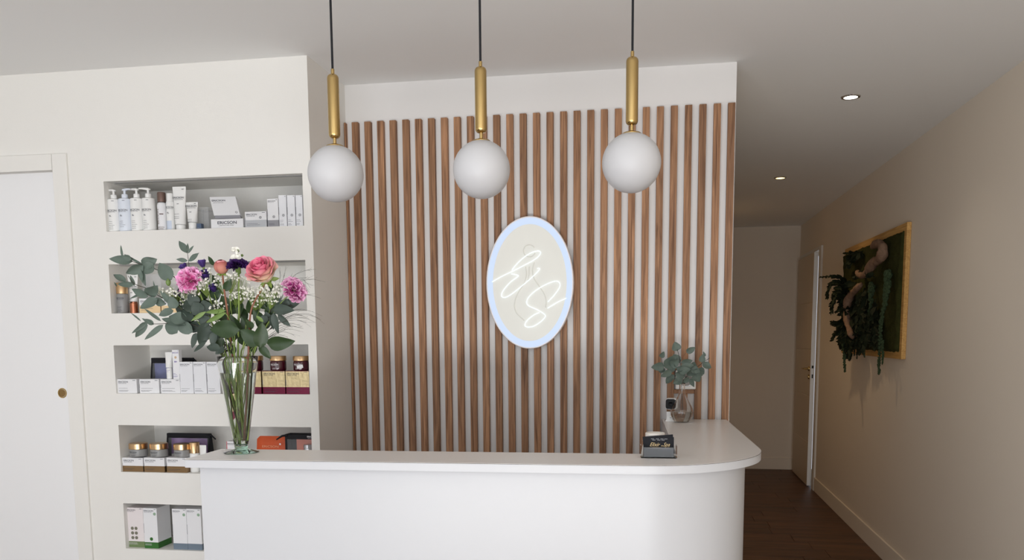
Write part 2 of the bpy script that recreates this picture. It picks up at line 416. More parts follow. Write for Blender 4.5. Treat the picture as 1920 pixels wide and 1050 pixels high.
# sliding door at the edge of the niche wall
d1 = struct(MB().bbox(DX0 + .01, DX1 + .02, YW + .03, YW + .07, .01, DZ1 + .02, .002).build('door_1', M['door_white']))
cz = .065
b = MB(); b.bbox(DX1 - .001, DX1 + cz, YW - .011, YW + .004, 0, DZ1 + cz, .0015); b.build('casing', M['wall'], d1)
b = MB(); b.bbox(DX0 - cz, DX1 - .003, YW - .011, YW + .004, DZ1, DZ1 + cz, .0015); b.build('casing', M['wall'], d1)
b = MB(); b.bbox(DX0 - cz, DX0, YW - .011, YW + .004, 0, DZ1 - .002, .0015); b.build('casing', M['wall'], d1)
RXm = Matrix.Rotation(radians(90), 4, 'X')
pc = P(117, 737, Y=YW + .03)
T = Matrix.Translation(Vector((pc.x, YW + .03, pc.z))) @ RXm
b = MB(); b.lathe([(.0152, -.013), (.0158, .0), (.0172, .0022), (.0205, .0022), (.0214, .0012), (.0214, -.001)], 32, T); b.build('pull_ring', M['brass'], d1, SM, label='round brass recessed pull')
b = MB(); b.lathe([(.0001, .0006), (.0154, .0006)], 32, T); b.build('pull_cup', mat('pull_cup_brass', (150, 122, 80), .3, metal=.9), d1, True)

# hall door: leaf ajar beside its frame
lx0, lx1, ly0, ly1, lz = 1.388, 1.426, 8.06, 8.90, 2.142
d2 = struct(MB().bbox(WX1 - .016, WX1 + .004, 7.865, DY0 + .012, 0, DZ + .02, .002).build('door_2', M['white_trim']))
b = MB(); b.bbox(WX1 - .016, WX1 + .004, DY0 + .012, DY1 + .06, DZ - .01, DZ + .02, .002); b.build('frame', M['white_trim'], d2)
leaf_parts = MB()
zz = [.012, .42, .845, 1.27, 1.695, lz]
for i in range(5): leaf_parts.bbox(lx0, lx1, ly0, ly1, zz[i] + (.003 if i else 0), zz[i+1] - .003 * (i < 4), .003)
leaf_parts.box(lx0 + .003, lx1 - .003, ly0 + .003, ly1 - .003, .014, lz - .003)
lf = leaf_parts.build('leaf', mat('door_beige', (214, 196, 172), .45), d2)
hb = MB(); hp = P(1512, 690, X=lx0)
Rz = Matrix.Rotation(radians(-90), 4, 'Y')
for dz, r in ((0, .021), (-.075, .021)):
    hb.lathe([(.0001, .012), (r * .9, .012), (r, .008), (r, 0)], 20, Matrix.Translation(Vector((lx0, ly0 + .055, hp.z + dz))) @ Rz)
hb.tube([(lx0 - .01, ly0 + .055, hp.z), (lx0 - .045, ly0 + .055, hp.z), (lx0 - .05, ly0 + .075, hp.z), (lx0 - .05, ly0 + .185, hp.z)], [.009, .009, .0085, .0065], 10)
hb.build('handle', M['brass'], lf, SM, label='brass lever handle with key rosette')
le = MB(); le.box(lx0 + .001, lx1 - .001, ly0 - .0008, ly0 - .0001, .014, lz - .002); le.build('leaf_edge', M['door_white'], lf)
lk = MB(); lk.box(lx0 + .011, lx1 - .011, ly0 - .0012, ly0, hp.z + .005, hp.z + .03); lk.box(lx0 + .013, lx1 - .013, ly0 - .0012, ly0, hp.z - .085, hp.z - .05)
lk.build('lock', M['cord'], lf)
hg = MB(); hg.box(lx1 - .003, lx1 + .0025, ly1 - .02, ly1 - .004, .3, .4); hg.box(lx1 - .003, lx1 + .0025, ly1 - .02, ly1 - .004, 1.8, 1.9); hg.build('hinge', M['brass'], lf)

# ------------------------------------------------------------------ slat panel
sp = thing('slat_panel', 'vertical oak slat panel over white backing behind the reception desk', 'wall panel', (0, YS, 0))
SZ1, SY = 2.338, -.027
MB().box(XR + .001, SLAT_X1 - .004, -.0035, -.0001, .02, SZ1).build('backing', M['backing'], sp)
fullm = MB().bbox(0, .0282, SY, -.0036, 0, SZ1 - .03, .0008).mesh('slat', M['slat'])
for k in range(-1, 29):
    x = -1.301 + .0561 * k
    if k == -1:
        MB().bbox(XR + .002, x + .0282, SY, -.0036, .03, SZ1, .0008).build('slat', M['slat'], sp); continue
    if k == 25:                                           # cut around the socket
        MB().bbox(x, x + .0282, SY, -.0036, 1.288, SZ1, .0008).build('slat', M['slat'], sp)
        MB().bbox(x, x + .0282, SY, -.0036, .03, 1.178, .0008).build('slat', M['slat'], sp); continue
    o = bpy.data.objects.new('slat', fullm); C.objects.link(o); o.parent = sp; o.location = (x + random.uniform(-.0006, .0006), 0, .03)
xa = -1.301 + .0561 * 24 + .0282; xb_ = -1.301 + .0561 * 26
MB().bbox(xa + .0003, xb_ - .0003, SY + .004, -.0036, 1.179, 1.196, .0008).build('crosspiece', M['slat'], sp)
MB().bbox(xa + .0003, xb_ - .0003, SY + .004, -.0036, 1.2765, 1.287, .0008).build('crosspiece', M['slat'], sp)
# socket
so = thing('wall_socket', 'white square wall socket set into the slats above the desk end', 'socket', (.121, YS + SY + .003, 1.236))
MB().bbox(-.041, .041, -.012, .012, -.0385, .0395, .003).build('plate', M['socket'], so)
Rm = Matrix.Translation(Vector((0, -.0121, 0))) @ RXm
b = MB(); b.lathe([(.0255, .0012), (.0275, .002), (.029, .0008), (.029, -.001)], 28, Rm); b.build('collar', M['chrome'], so, True)
b = MB(); b.lathe([(.0001, .0004), (.0255, .0004), (.0257, .0012)], 28, Rm)
b.build('socket_face', M['socket_dark'], so, True)
b = MB()
for dx in (-.0095, .0095): b.lathe([(.0001, .0006), (.0026, .0006), (.0026, 0)], 10, Matrix.Translation(Vector((dx, -.0123, 0))) @ RXm)
b.tube([(0, -.012, .012), (0, -.020, .012)], .0022, 8); b.build('pin_hole', M['cord'], so)

# ------------------------------------------------------------------ oval neon sign
sc_ = P(992.5, 530.5, Y=3.535)
sg = thing('neon_sign', 'glowing oval sign with handwritten letters ES on the slats', 'sign', (sc_.x, 3.571, sc_.z))
A, B = .1850, .2745
def oval(a, b, y, n=72): return [Vector((a*cos(2*pi*k/n), y, b*sin(2*pi*k/n))) for k in range(n)]
def ringband(mb, loops):
    n = len(loops[0]); base = []
    vs = [p for l in loops for p in l]
    mb.add(vs, [(i*n+k, i*n+(k+1)%n, (i+1)*n+(k+1)%n, (i+1)*n+k) for i in range(len(loops)-1) for k in range(n)])
mb = MB(); ringband(mb, [oval(A-.004, B-.004, 0), oval(A, B, -.004), oval(A, B, -.030), oval(A-.002, B-.002, -.033), oval(A-.0055, B-.0055, -.033), oval(A-.0055, B-.0055, -.028)])
n = 72; mb.add(oval(A-.004, B-.004, 0), [list(range(n))]); mb.build('rim', M['sign_rim'], sg, SM)
mb = MB(); ringband(mb, [oval(A-.0056, B-.0056, -.0300), oval(A-.0285, B-.0325, -.0300)]); mb.build('led_ring', M['sign_ring'], sg, label='pale blue glowing ring')
mb = MB(); mb.add(oval(A-.0286, B-.0326, -.0298), [list(range(n))]); mb.build('face', M['sign_face'], sg)
def spx(x, y, dy): # crop pixel of the sign -> local point
    q = P(890 + x / 3.7524, 390 + y / 3.75, Y=3.571 + dy); return Vector((q.x - sc_.x, dy, q.z - sc_.z))
strokes = [
 [(122,520),(200,476),(262,447),(350,402),(430,357),(462,322),(458,304),(435,303),(395,316),(345,348),(295,395),(262,436)],
 [(258,464),(285,468),(306,474),(300,485),(255,518),(212,565),(189,605),(195,627),(225,626),(270,598),(330,550),(400,490),(446,445),(456,425),(440,424)],
 [(645,634),(580,664),(513,705)],
 [(515,660),(560,612),(597,558),(597,526),(572,514),(520,529),(450,566),(390,615),(366,657),(380,688),(440,715),(487,744),(497,764),(470,795),(420,829),(378,838),(353,826),(368,792),(415,753),(455,736)],
]
mb = MB()
for st in strokes: mb.tube(catmull([spx(x, y, -.0330) for x, y in st], 6), .0015, 8)
mb.build('neon_letters', M['neon'], sg, True, label='white glowing handwritten strokes')
mb = MB()
emb = [[(385+42*cos(a), 301+42*sin(a)) for a in [0.35+k*(2*pi-.9)/20 for k in range(21)]],
       [(360,412),(364,470),(350,525),(318,575),(290,632),(280,690),(298,742),(350,790)],
       [(420,382),(408,430),(416,490),(450,545),(485,595),(502,645),(500,700)], [(384,412),(382,470),(374,515)]]
for st in emb: mb.tube(catmull([spx(x, y, -.0300) for x, y in st], 5), .0026, 6)
mb.build('vial_outline', M['emboss'], sg, True, label='cream raised outline of a vial')

# ------------------------------------------------------------------ reception desk
AY = 0.0345
dk = thing('reception_desk', 'white L-shaped reception desk with rounded corner', 'desk', (0, 0, 0), AY)
ZT, ZB = 1.073, 1.0485
def outline(u0, v0, u1, R, vin, uin, vend, off=0.0):
    """front-left, along the front, round the corner, to the wall and back along the inside"""
    pts = [(u0, v0)]
    for k in range(25):
        a = -pi/2 + (pi/2) * k / 24; pts.append((u1 - R + R*cos(a), v0 + R + R*sin(a)))
    pts += [(u1, vend), (uin, vend), (uin, vin), (u0, vin)]
    return pts
top = outline(-1.281, 2.292, .411, .372, 2.517, .149, 3.552)
def walltrim(poly): return poly
vend = 3.552
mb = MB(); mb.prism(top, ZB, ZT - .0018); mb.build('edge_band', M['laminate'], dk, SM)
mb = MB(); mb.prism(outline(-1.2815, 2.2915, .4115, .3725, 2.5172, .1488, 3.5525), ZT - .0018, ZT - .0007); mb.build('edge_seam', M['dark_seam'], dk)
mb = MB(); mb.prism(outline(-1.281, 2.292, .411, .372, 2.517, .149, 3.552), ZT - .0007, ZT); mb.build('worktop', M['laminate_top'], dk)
fb = outline(-1.250, 2.320, .362, .325, 2.49, .165, 3.545)
# front panel: the curved skin, 18 mm thick
sk = fb[:27]; skin_in = [(-1.250, 2.338)] + [(.362 - .325 + .307*cos(-pi/2 + (pi/2)*k/24), 2.320 + .325 + .307*sin(-pi/2 + (pi/2)*k/24)) for k in range(25)] + [(.344, 3.545)]
poly = sk + skin_in[::-1]
mb = MB(); n = len(sk)
vs = [(x, y, z) for z in (0, ZB - .0005) for x, y in sk] + [(x, y, z) for z in (0, ZB - .0005) for x, y in skin_in]
fs = [(i, i+1, n+i+1, n+i) for i in range(n-1)] + [(2*n+i+1, 2*n+i, 3*n+i, 3*n+i+1) for i in range(n-1)]
fs += [(n+i, n+i+1, 3*n+i+1, 3*n+i) for i in range(n-1)] + [(0, n, 3*n, 2*n), (n-1, 2*n+n-1, 3*n+n-1, n+n-1)]
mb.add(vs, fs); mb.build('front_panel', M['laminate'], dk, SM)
MB().bbox(-1.250, -1.232, 2.3385, 2.49, 0, ZB - .0005, .0008).build('end_panel', M['laminate'], dk)
MB().bbox(-1.2315, .165, 2.472, 2.49, 0, ZB - .0005, .0008).build('inner_panel', M['laminate'], dk)
MB().bbox(.150, .168, 2.4905, 3.545, 0, ZB - .0005, .0008).build('inner_panel', M['laminate'], dk)

# ------------------------------------------------------------------ pendant lamps
def pendant(x, y, zc, label):
    t = thing('pendant_lamp', label, 'lamp', (x, y, zc), 0, 'globe pendants over the desk')
    s = lambda b, n, m, **k: b.build(n, m, t, SM, **k)
    b = MB(); b.sphere((0, 0, 0), .0760, 48, 32); s(b, 'globe', M['opal'], label='white opal glass globe')
    b = MB(); b.lathe([(.0001, .0795), (.010, .0795), (.022, .0757), (.0245, .0735), (.0245, .0715)], 32); s(b, 'globe_cap', M['brass'])
    b = MB(); b.lathe([(.0048, .0785), (.0048, .098)], 16); s(b, 'stem', M['brass'])
    z0, z1, r = .0945, .2625, .0158; pr = [(.0048, z0)]
    for k in range(1, 7): a = -pi/2 + pi/2*k/6; pr.append((r - .009 + .009*cos(a), z0 + .011 + .011*sin(a)))
    for k in range(0, 7): a = pi/2*k/6; pr.append((r - .009 + .009*cos(a), z1 - .011 + .011*sin(a)))
    pr.append((.0048, z1)); b = MB(); b.lathe(pr, 32); s(b, 'lamp_holder', M['brass'], label='slim brass cylinder with rounded ends')
    b = MB(); b.lathe([(.0048, z1 - .001), (.0046, z1 + .014), (.003, z1 + .0145)], 16); s(b, 'ferrule', M['brass'])
    b = MB(); b.tube([(0, 0, z1 + .012), (0, 0, HC - zc - .022)], .0031, 10); s(b, 'cord', M['cord'])
    b = MB(); b.lathe([(.0001, HC - zc - .026), (.045, HC - zc - .024), (.05, HC - zc - .02), (.05, HC - zc - .0005)], 32); s(b, 'ceiling_rose', M['brass'])
for px, py, lab in ((629.5, 326, 'white globe pendant with brass holder hanging beside the niche wall'),
                    (903, 318, 'middle globe pendant of the three, above the oval sign'),
                    (1184, 305.5, 'white globe pendant with brass holder over the desk corner, by the hall')):
    q = P(px, py, Y=2.27); pendant(q.x, 2.27, q.z, lab)

# ------------------------------------------------------------------ ceiling downlights
def downlight(x, y, label, m, power, col, blend, sz=120):
    t = thing('downlight', label, 'light', (x, y, HC), 0, 'recessed hall spotlights')
    b = MB(); b.lathe([(.030, -.001), (.0305, -.005), (.041, -.005), (.0435, -.0005)], 32); b.build('trim_ring', M['chrome'], t, SM)
    b = MB(); b.lathe([(.0001, -.0042), (.026, -.0042), (.0300, -.0022)], 32); b.build('lens', m, t, SM)
    l = bpy.data.lights.new('spot', 'SPOT'); l.energy = power; l.color = col; l.spot_size = radians(sz); l.spot_blend = blend; l.shadow_soft_size = .03
    o = bpy.data.objects.new('spot_beam', l); C.objects.link(o); o.parent = t; o.location = (0, 0, -.03)
downlight(.863, 4.214, 'recessed white downlight in the ceiling near the slat wall', M['lamp_white'], 3, (1, .93, .82), .9)
downlight(.836, 6.265, 'recessed warm downlight deeper in the hall ceiling', M['lamp_warm'], 15, (1, .70, .40), .9)
downlight(.52, 7.75, 'unseen warm downlight added to brighten the hall end and door', M['lamp_warm'], 9, (1, .66, .34), .9)  # lamp added out of view to warm the end wall and door


# ------------------------------------------------------------------ products in the niches
YF = YW + .012
SH = [z0 for z0, z1 in NZ]             # shelf heights, lowest first
def wrapped(vs, R, y0=0):              # lay flat lettering on a cylinder of radius R, facing -Y
    return [Vector((R * sin(v.x / R), -R * cos(v.x / R) + y0, v.z)) for v in vs]
def put_text(mb, s, size, x, z, y, R=None, align='l', **k):
    vs, fs = text(s, size, **k)
    wd = max(v.x for v in vs); dx = {'l': 0, 'c': -wd / 2, 'r': -wd}[align]
    vs = [Vector((v.x + x + dx, y, v.z + z)) for v in vs]
    if R: vs = [p + Vector((0, 0, 0)) for p in wrapped(vs, R)]
    mb.add(vs, fs)
def rule(mb, x0, x1, z, h, y, R=None):
    n = 6 if R else 1
    for i in range(n):
        a = x0 + (x1 - x0) * i / n; b = x0 + (x1 - x0) * (i + 1) / n
        vs = [Vector((a, y, z)), Vector((b, y, z)), Vector((b, y, z + h)), Vector((a, y, z + h))]
        mb.add(wrapped(vs, R) if R else vs, [(0, 1, 2, 3)])
def small_print(mb, x0, x1, zs, y, R=None, h=.0011):
    random.seed(int(abs(x0) * 1e5) + 3)
    for z in zs:
        x = x0; e = x0 + (x1 - x0) * random.uniform(.55, 1.0)
        while x < e - .002:
            l = min(random.uniform(.002, .006), e - x); rule(mb, x, x + l, z, h, y, R); x += l + .0009

def carton(x0, x1, yt, shelf, depth, label, group=None, Y=YF, body='carton', bands=(), logo=True, rows=2, yaw=0.0, zbase=None,
           size=None, pct=True, inkm='ink', notch=True, name='product_box', extra=None, rowz=None):
    z = SH[shelf] if zbase is None else zbase
    yb = None
    # pixel row of the base at this depth
    pl, pr = P(x0, yt, Y=Y), P(x1, yt, Y=Y)
    # the box stands upright; x0, x1 were read at its base
    v = Vector((0, 0, 0))
    lo, hi = 0, 1050
    for _ in range(40):
        mid = (lo + hi) / 2
        if P((x0 + x1) / 2, mid, Y=Y).z > z: lo = mid
        else: hi = mid
    yb = lo
    a, b = P(x0, yb, Y=Y), P(x1, yb, Y=Y); xc = (a.x + b.x) / 2; wd = b.x - a.x
    h = P((x0 + x1) / 2 - (yb - yt) * .04, yt, Y=Y).z - z
    t = thing(name, label, 'box', (xc, Y, z), yaw, group)
    MB().bbox(-wd/2, wd/2, 0, depth, 0, h, .0006).build('carton', M[body], t)
    for f0, f1, m in bands:
        MB().box(-wd/2 - .0002, wd/2 + .0002, -.0002, depth + .0002, h*f0 + .0004, h*f1 - .0004).build('colour_band', M[m], t)
    if notch:                                            # the tuck flap's cut on the left side
        MB().box(-wd/2 - .0004, -wd/2 + .0012, -.0003, .0022, h*.38, h*.62).build('flap_edge', M['grey_band'], t)
    mb = MB(); s = size or min(.0145, wd * .155)
    if logo:
        st = 1.25; tw = text_w('ERICSON', s, stretch=st, bold=.01); fr_ = .50 if wd > .064 else .70
        s *= wd * fr_ / tw
        put_text(mb, 'ERICSON', s, -wd/2 + wd*.06, h - s*1.15 - .004, -.0006, stretch=st, bold=.012)
        put_text(mb, 'LABORATOIRE PARIS', s*.42, -wd/2 + wd*.065, h - s*1.68 - .004, -.0006, stretch=1.05)
    if pct: rule(mb, wd/2 - wd*.2, wd/2 - wd*.06, h - .0058, .0018, -.0006)
    if rowz is None: rowz = [h * (.30 - .1 * i) for i in range(rows)]
    small_print(mb, -wd/2 + wd*.08, wd/2 - wd*.25, rowz, -.0006)
    if extra: extra(t, mb, wd, h)
    mb.build('print', M[inkm], t, kind='stuff')
    return t, xc, wd, h

def pump_bottle(xa, xb, yt, label, turn, body='plastic', Y=YF + .022, sp_lines=5):
    z = SH[4]
    a, b = P(xa, 432, Y=Y), P(xb, 432, Y=Y); r = (b.x - a.x) / 2; xc = (a.x + b.x) / 2
    h = P((xa + xb) / 2, yt, Y=Y).z - z
    t = thing('pump_bottle', label, 'bottle', (xc, Y, z), 0, 'pump bottles in the top niche')
    m = M[body]
    mb = MB(); mb.lathe([(.0001, .001), (r*.9, .0), (r*.985, .003), (r, .008), (r, h - .006), (r*.96, h - .002), (r*.85, h), (.0115, h + .001), (.0001, h + .001)], 28); mb.build('bottle', m, t, SM)
    mb = MB(); mb.lathe([(.0122, h + .001), (.0125, h + .002), (.0125, h + .0165), (.0115, h + .018), (.0001, h + .018)], 24); mb.build('pump_collar', m, t, SM)
    mb = MB(); mb.lathe([(.0052, h + .018), (.0048, h + .033)], 14)
    R = Matrix.Rotation(turn, 4, 'Z')
    # actuator: flat rounded head with a drooping spout
    mb.lathe([(.0001, h + .0325), (.0095, h + .0325), (.0105, h + .035), (.0095, h + .0385), (.006, h + .0398), (.0001, h + .0402)], 20)
    mb.tube([R @ Vector(p) for p in ((0, 0, h + .0365), (.012, 0, h + .0375), (.024, 0, h + .0378), (.036, 0, h + .0368))], [.0062, .0050, .0038, .0028], 10)
    mb.build('pump_head', m, t, SM)
    mb = MB(); R_ = r + .0003; s = .0105
    put_text(mb, 'ERICSON', s, -.001, h*.615, 0, R=R_, align='c', stretch=1.1, bold=.015)
    put_text(mb, 'LABORATOIRE PARIS', s*.4, -.003, h*.585, 0, R=R_, align='c')
    rule(mb, -.010, -.002, h*.48, .0022, 0, R_); rule(mb, -.009, .0005, h*.455, .0018, 0, R_)
    small_print(mb, -.014, .012, [h*(.30 - .055*i) for i in range(sp_lines)], 0, R_)
    rule(mb, .004, .014, h*.92, .0018, 0, R_)
    mb.build('print', M['ink'], t)
    return t

pump_bottle(206.5, 228.0, 374, 'white pump bottle beside the side wall of the top niche, spout sideways', pi)
pump_bottle(226.5, 249.0, 373, 'bluish white pump bottle, second from the side wall', radians(-20), 'plastic_blue', sp_lines=4)
pump_bottle(248.8, 271.2, 372.3, 'white pump bottle with spout over the bluish one', radians(180), 'plastic')
pump_bottle(270.5, 293.0, 371.8, 'white pump bottle next to the brown capped bottle, spout to the front', radians(215), 'plastic')

def lathe_item(name, label, cat, x0, x1, yt, shelf, Y, parts, zbase=None, group=None):
    """parts: function(t, r, h)"""
    z = SH[shelf] if zbase is None else zbase
    a, b = P(x0, yt, Y=Y), P(x1, yt, Y=Y); r = (b.x - a.x) / 2
    h = a.z / 2 + b.z / 2 - z
    # the axis is plumb: shift for the lean of the picture at the base
    t = thing(name, label, cat, ((a.x + b.x) / 2, Y, z), 0, group); parts(t, r, h); return t

# brown capped spray
def f(t, r, h):
    hb = h * .735
    mb = MB(); mb.lathe([(.0001, .001), (r*.9, 0), (r*1.12, .004), (r*1.12, hb - .012), (r*1.0, hb - .004), (r*.72, hb)], 24); mb.build('bottle', M['carton'], t, SM)
    mb = MB(); mb.lathe([(r*1.0, hb + .001), (r*1.0, h - .006), (r*.92, h - .001), (.0001, h)], 24); mb.build('cap', M['brown_cap'], t, SM, label='brown metal cap')
    mb = MB(); R_ = r*1.12 + .0003
    vs, fs = text('ERICSON', .0125, stretch=1.2, bold=.015)
    vs = wrapped([Vector((-v.z - .006, 0, v.x + hb*.22)) for v in vs], R_); mb.add(vs, fs)
    put_text(mb, 'ERICSON', .006, .001, hb*.10, 0, R=R_, align='c', stretch=1.1, bold=.02)
    rule(mb, -.012, .012, hb*.05, .0022, 0, R_); rule(mb, -.002, .014, hb*.56, .004, 0, R_)
    mb.build('print', mat('brown_ink', (112, 92, 88), .6), t)
lathe_item('spray_bottle', 'white bottle with a shiny brown cap among the pump bottles', 'bottle', 295.2, 309.3, 360.5, 4, YF + .024, f)
def f(t, r, h):
    hb = h * .79
    mb = MB(); mb.lathe([(.0001, .001), (r*1.1, 0), (r*1.22, .004), (r*1.22, hb - .006), (r*1.1, hb - .001), (r*.9, hb)], 24); mb.build('bottle', M['plastic'], t, SM)
    mb = MB(); mb.lathe([(r*.98, hb), (r*.98, h - .003), (r*.9, h), (.0001, h)], 24); mb.build('cap', M['plastic'], t, SM)
    mb = MB(); R_ = r*1.22 + .0003; mb.lathe([(R_, h*.03), (R_, h*.26)], 12, None, a0=-pi*.85, a1=-pi*.3); mb.build('label_patch', M['blue_band'], t, True)
    mb = MB(); put_text(mb, 'ERICSON', .0098, 0, hb*.76, 0, R=R_, align='c', stretch=1.05, bold=.015)
    put_text(mb, 'LABORATOIRE PARIS', .004, 0, hb*.725, 0, R=R_, align='c'); rule(mb, -.008, .0, hb*.6, .002, 0, R_); rule(mb, -.007, .002, hb*.57, .0016, 0, R_)
    mb.build('print', M['ink'], t)
lathe_item('toner_bottle', 'slim white bottle with a white cap and pale blue patch', 'bottle', 312.4, 324.2, 363, 4, YF + .024, f)

def tube_item(label, x0, x1, yt, shelf, Y, capm='plastic', capfrac=.12, base=.72, text_at=.72, zbase=None, plain=False, group=None, bodym='plastic'):
    z = SH[shelf] if zbase is None else zbase
    a, b = P(x0, yt, Y=Y), P(x1, yt, Y=Y); wd = b.x - a.x; h = (a.z + b.z) / 2 - z
    t = thing('cream_tube', label, 'tube', ((a.x + b.x) / 2, Y, z), 0, group)
    r0 = wd / 2 * base
    zc = h * capfrac
    mb = MB(); mb.lathe([(.0001, 0), (r0*.86, 0), (r0*.88, .002), (r0*.9, zc)], 24); mb.build('cap', M[capm], t, SM)
    mb = MB(); n = 28; rings = []
    for j in range(9):
        f_ = j / 8; zz = zc + .001 + (h - .008 - zc) * f_
        A_ = r0 + (wd/2 - r0) * f_; B_ = r0 * (1 - f_) ** .75 + .0008
        rings.append([Vector((A_*cos(2*pi*k/n), B_*sin(2*pi*k/n), zz)) for k in range(n)])
    rings.append([Vector((wd/2*cos(2*pi*k/n), .0008*sin(2*pi*k/n), h)) for k in range(n)])
    ringband(mb, rings); mb.add(rings[-1], [list(range(n))]); mb.build('tube', M[bodym], t, SM)
    mb = MB(); ff = text_at
    def sy(zv): f_ = (zv - zc) / (h - zc); return -(r0 * max(0, 1 - f_) ** .75 + .0016)
    if not plain:
        s = min(.0105, wd * .2)
        put_text(mb, 'ERICSON', s, 0, h*ff, sy(h*ff) - .0006, align='c', stretch=1.15, bold=.012)
        put_text(mb, 'LABORATOIRE PARIS', s*.4, 0, h*ff - s*.55, sy(h*ff - s*.6) - .0004, align='c', stretch=1.1)
        rule(mb, -.006, .003, h*ff - .022, .002, sy(h*ff - .022) - .0002)
        for q in (.36, .30, .26): small_print(mb, -wd*.26, wd*.22, [h*q], sy(h*q) - .0004)
        rule(mb, wd*.22, wd*.38, h*.93, .0018, sy(h*.93) - .0002)
        mb.build('print', M['ink'], t)
    return t
tube_item('tall white cream tube standing on its cap in the top niche', 323.0, 348.2, 350.0, 4, YF + .022)
tube_item('short white cream tube standing on its cap beside the clear case', 348.6, 370.8, 379.0, 4, YF + .022, capfrac=.26, text_at=.82)

# acrylic case with a small slate box inside
a, b = P(368.5, 430, Y=YF + .045), P(392, 430, Y=YF + .045); zt = P(380, 388, Y=YF + .045).z
t = thing('clear_case', 'empty clear acrylic case standing between tube and tilted box', 'case', ((a.x + b.x) / 2, YF + .045, SH[4]))
wd = b.x - a.x; h = zt - SH[4]
mb = MB(); mb.box(-wd/2, wd/2, 0, .0022, 0, h); mb.box(-wd/2, wd/2, .058, .0602, 0, h); mb.box(-wd/2, -wd/2 + .0022, .0023, .0579, 0, h); mb.box(wd/2 - .0022, wd/2, .0023, .0579, 0, h)
mb.build('case_wall', M['pvc'], t)
mb = MB(); mb.box(-wd/2 + .0023, wd/2 - .0023, .0023, .0579, h*.86, h*.88); mb.build('case_shelf', M['pvc'], t)
carton(369.0, 377.5, 419.0, 4, .02, 'tiny slate blue box half hidden behind the short tube', Y=YF + .015, body='navy_box', logo=False, rows=2, pct=False, notch=False, inkm='ink_soft')

# display tray with leaning flat box
def tray_extra(t, mb, wd, h):
    put_text(mb, 'ERICSON', .0158, 0, h*.46, -.0006, align='c', stretch=1.3, bold=.02)
    put_text(mb, 'LABORATOIRE PARIS', .0052, -.004, h*.27, -.0006, align='c', stretch=1.35)
tr, txc, twd, th = carton(396.0, 456.4, 410.4, 4, .075, 'low white display tray with large grey lettering in the top niche', logo=False, rows=0, pct=False, notch=False, extra=tray_extra, name='display_tray')
q = [P(402.5, 409.5, Y=YF + .022), P(451.5, 408.5, Y=YF + .022), P(441.5, 368.2, Y=YF + .055), P(392.5, 369.8, Y=YF + .055)]
bl, br, trr, tl = q
zb = SH[4] + th + .0006
dz = zb - bl.z
t = thing('flat_box', 'flat white box tilted back on the display tray', 'box', tuple(bl))
nx = (br - bl).normalized(); up = ((tl - bl) + (trr - br)) * .5; nrm = nx.cross(up).normalized()
if nrm.y > 0: nrm = -nrm
th_ = .020
mb = MB()
def o3(u, v, d): return (br - bl) * u + up * v - nrm * d
lift = .012
fr = [o3(0, .14, 0), o3(1, .14, 0), o3(1, 1, 0), o3(0, 1, 0)]; bk = [o3(0, .14, th_), o3(1, .14, th_), o3(1, 1, th_), o3(0, 1, th_)]
mb.add(fr + bk, [(0,1,2,3), (7,6,5,4), (0,4,5,1), (1,5,6,2), (2,6,7,3), (3,7,4,0)]); mb.build('lid', M['carton'], t)
mb = MB(); fr = [o3(.012, .0, .003), o3(.99, .0, .003), o3(.99, .139, .003), o3(.012, .139, .003)]; bk = [o3(.012, .0, th_), o3(.99, .0, th_), o3(.99, .139, th_), o3(.012, .139, th_)]
mb.add(fr + bk, [(0,1,2,3), (7,6,5,4), (0,4,5,1), (1,5,6,2), (2,6,7,3), (3,7,4,0)]); mb.build('base', M['grey_band'], t, label='grey strip under the lid for the shaded underside of the box')  # shade on the tilted box's underside is put into this grey
mb = MB()
def on(vs, u0, v0, d=-.0006):
    W = (br - bl).length; H = up.length
    return [o3(u0 + v.x / W, v0 + v.z / H, d) for v in vs]
vs, fs = text('ERICSON', .0112, stretch=1.3, bold=.02); mb.add(on(vs, .05, .79), fs)
vs, fs = text('LABORATOIRE PARIS', .0044, stretch=1.1); mb.add(on(vs, .08, .71), fs)
vs, fs = text('o', .02); mb.add(on(vs, .84, .22), fs)
mb.build('print', M['ink'], t)

def knot(t, mb, wd, h):
    for r0, ang in ((.0055, 0), (.0055, 1.05), (.0055, 2.1)):
        cx, cz = wd*.22 if wd > .06 else wd*.08, h*(.62 if wd > .06 else .36)
        pts = [Vector((cx + r0*cos(a)*cos(ang) - .0025*sin(a)*sin(ang), -.0006, cz + r0*cos(a)*sin(ang) + .0025*sin(a)*cos(ang))) for a in [2*pi*k/16 for k in range(17)]]
        mb.tube(pts, .0003, 4)
carton(460.0, 500.3, 396.5, 4, .05, 'wide low white box with a silver lower half, next to the tray', bands=[(0, .47, 'silver_band')], extra=knot, rows=0, rowz=[.009, .014])
carton(502.5, 522.8, 372.5, 4, .04, 'white upright box with a grey foot, next to the slim boxes', bands=[(0, .245, 'grey_band')], extra=knot, rows=0, rowz=[.012, .008])
for k, (x0, x1, lab) in enumerate(((524.0, 538.2, 'first slim upright white box beside the grey footed box'), (539.8, 554.2, 'middle slim upright white box of three'), (555.8, 568.3, 'slim upright white box against the niche end by the slats'))):
    carton(x0, x1, 365.8, 4, .05, lab, 'slim boxes in the top niche', body='carton_gloss', logo=False, extra=knot, rows=0, rowz=[.024, .018, .010, .006], Y=YF + .001)

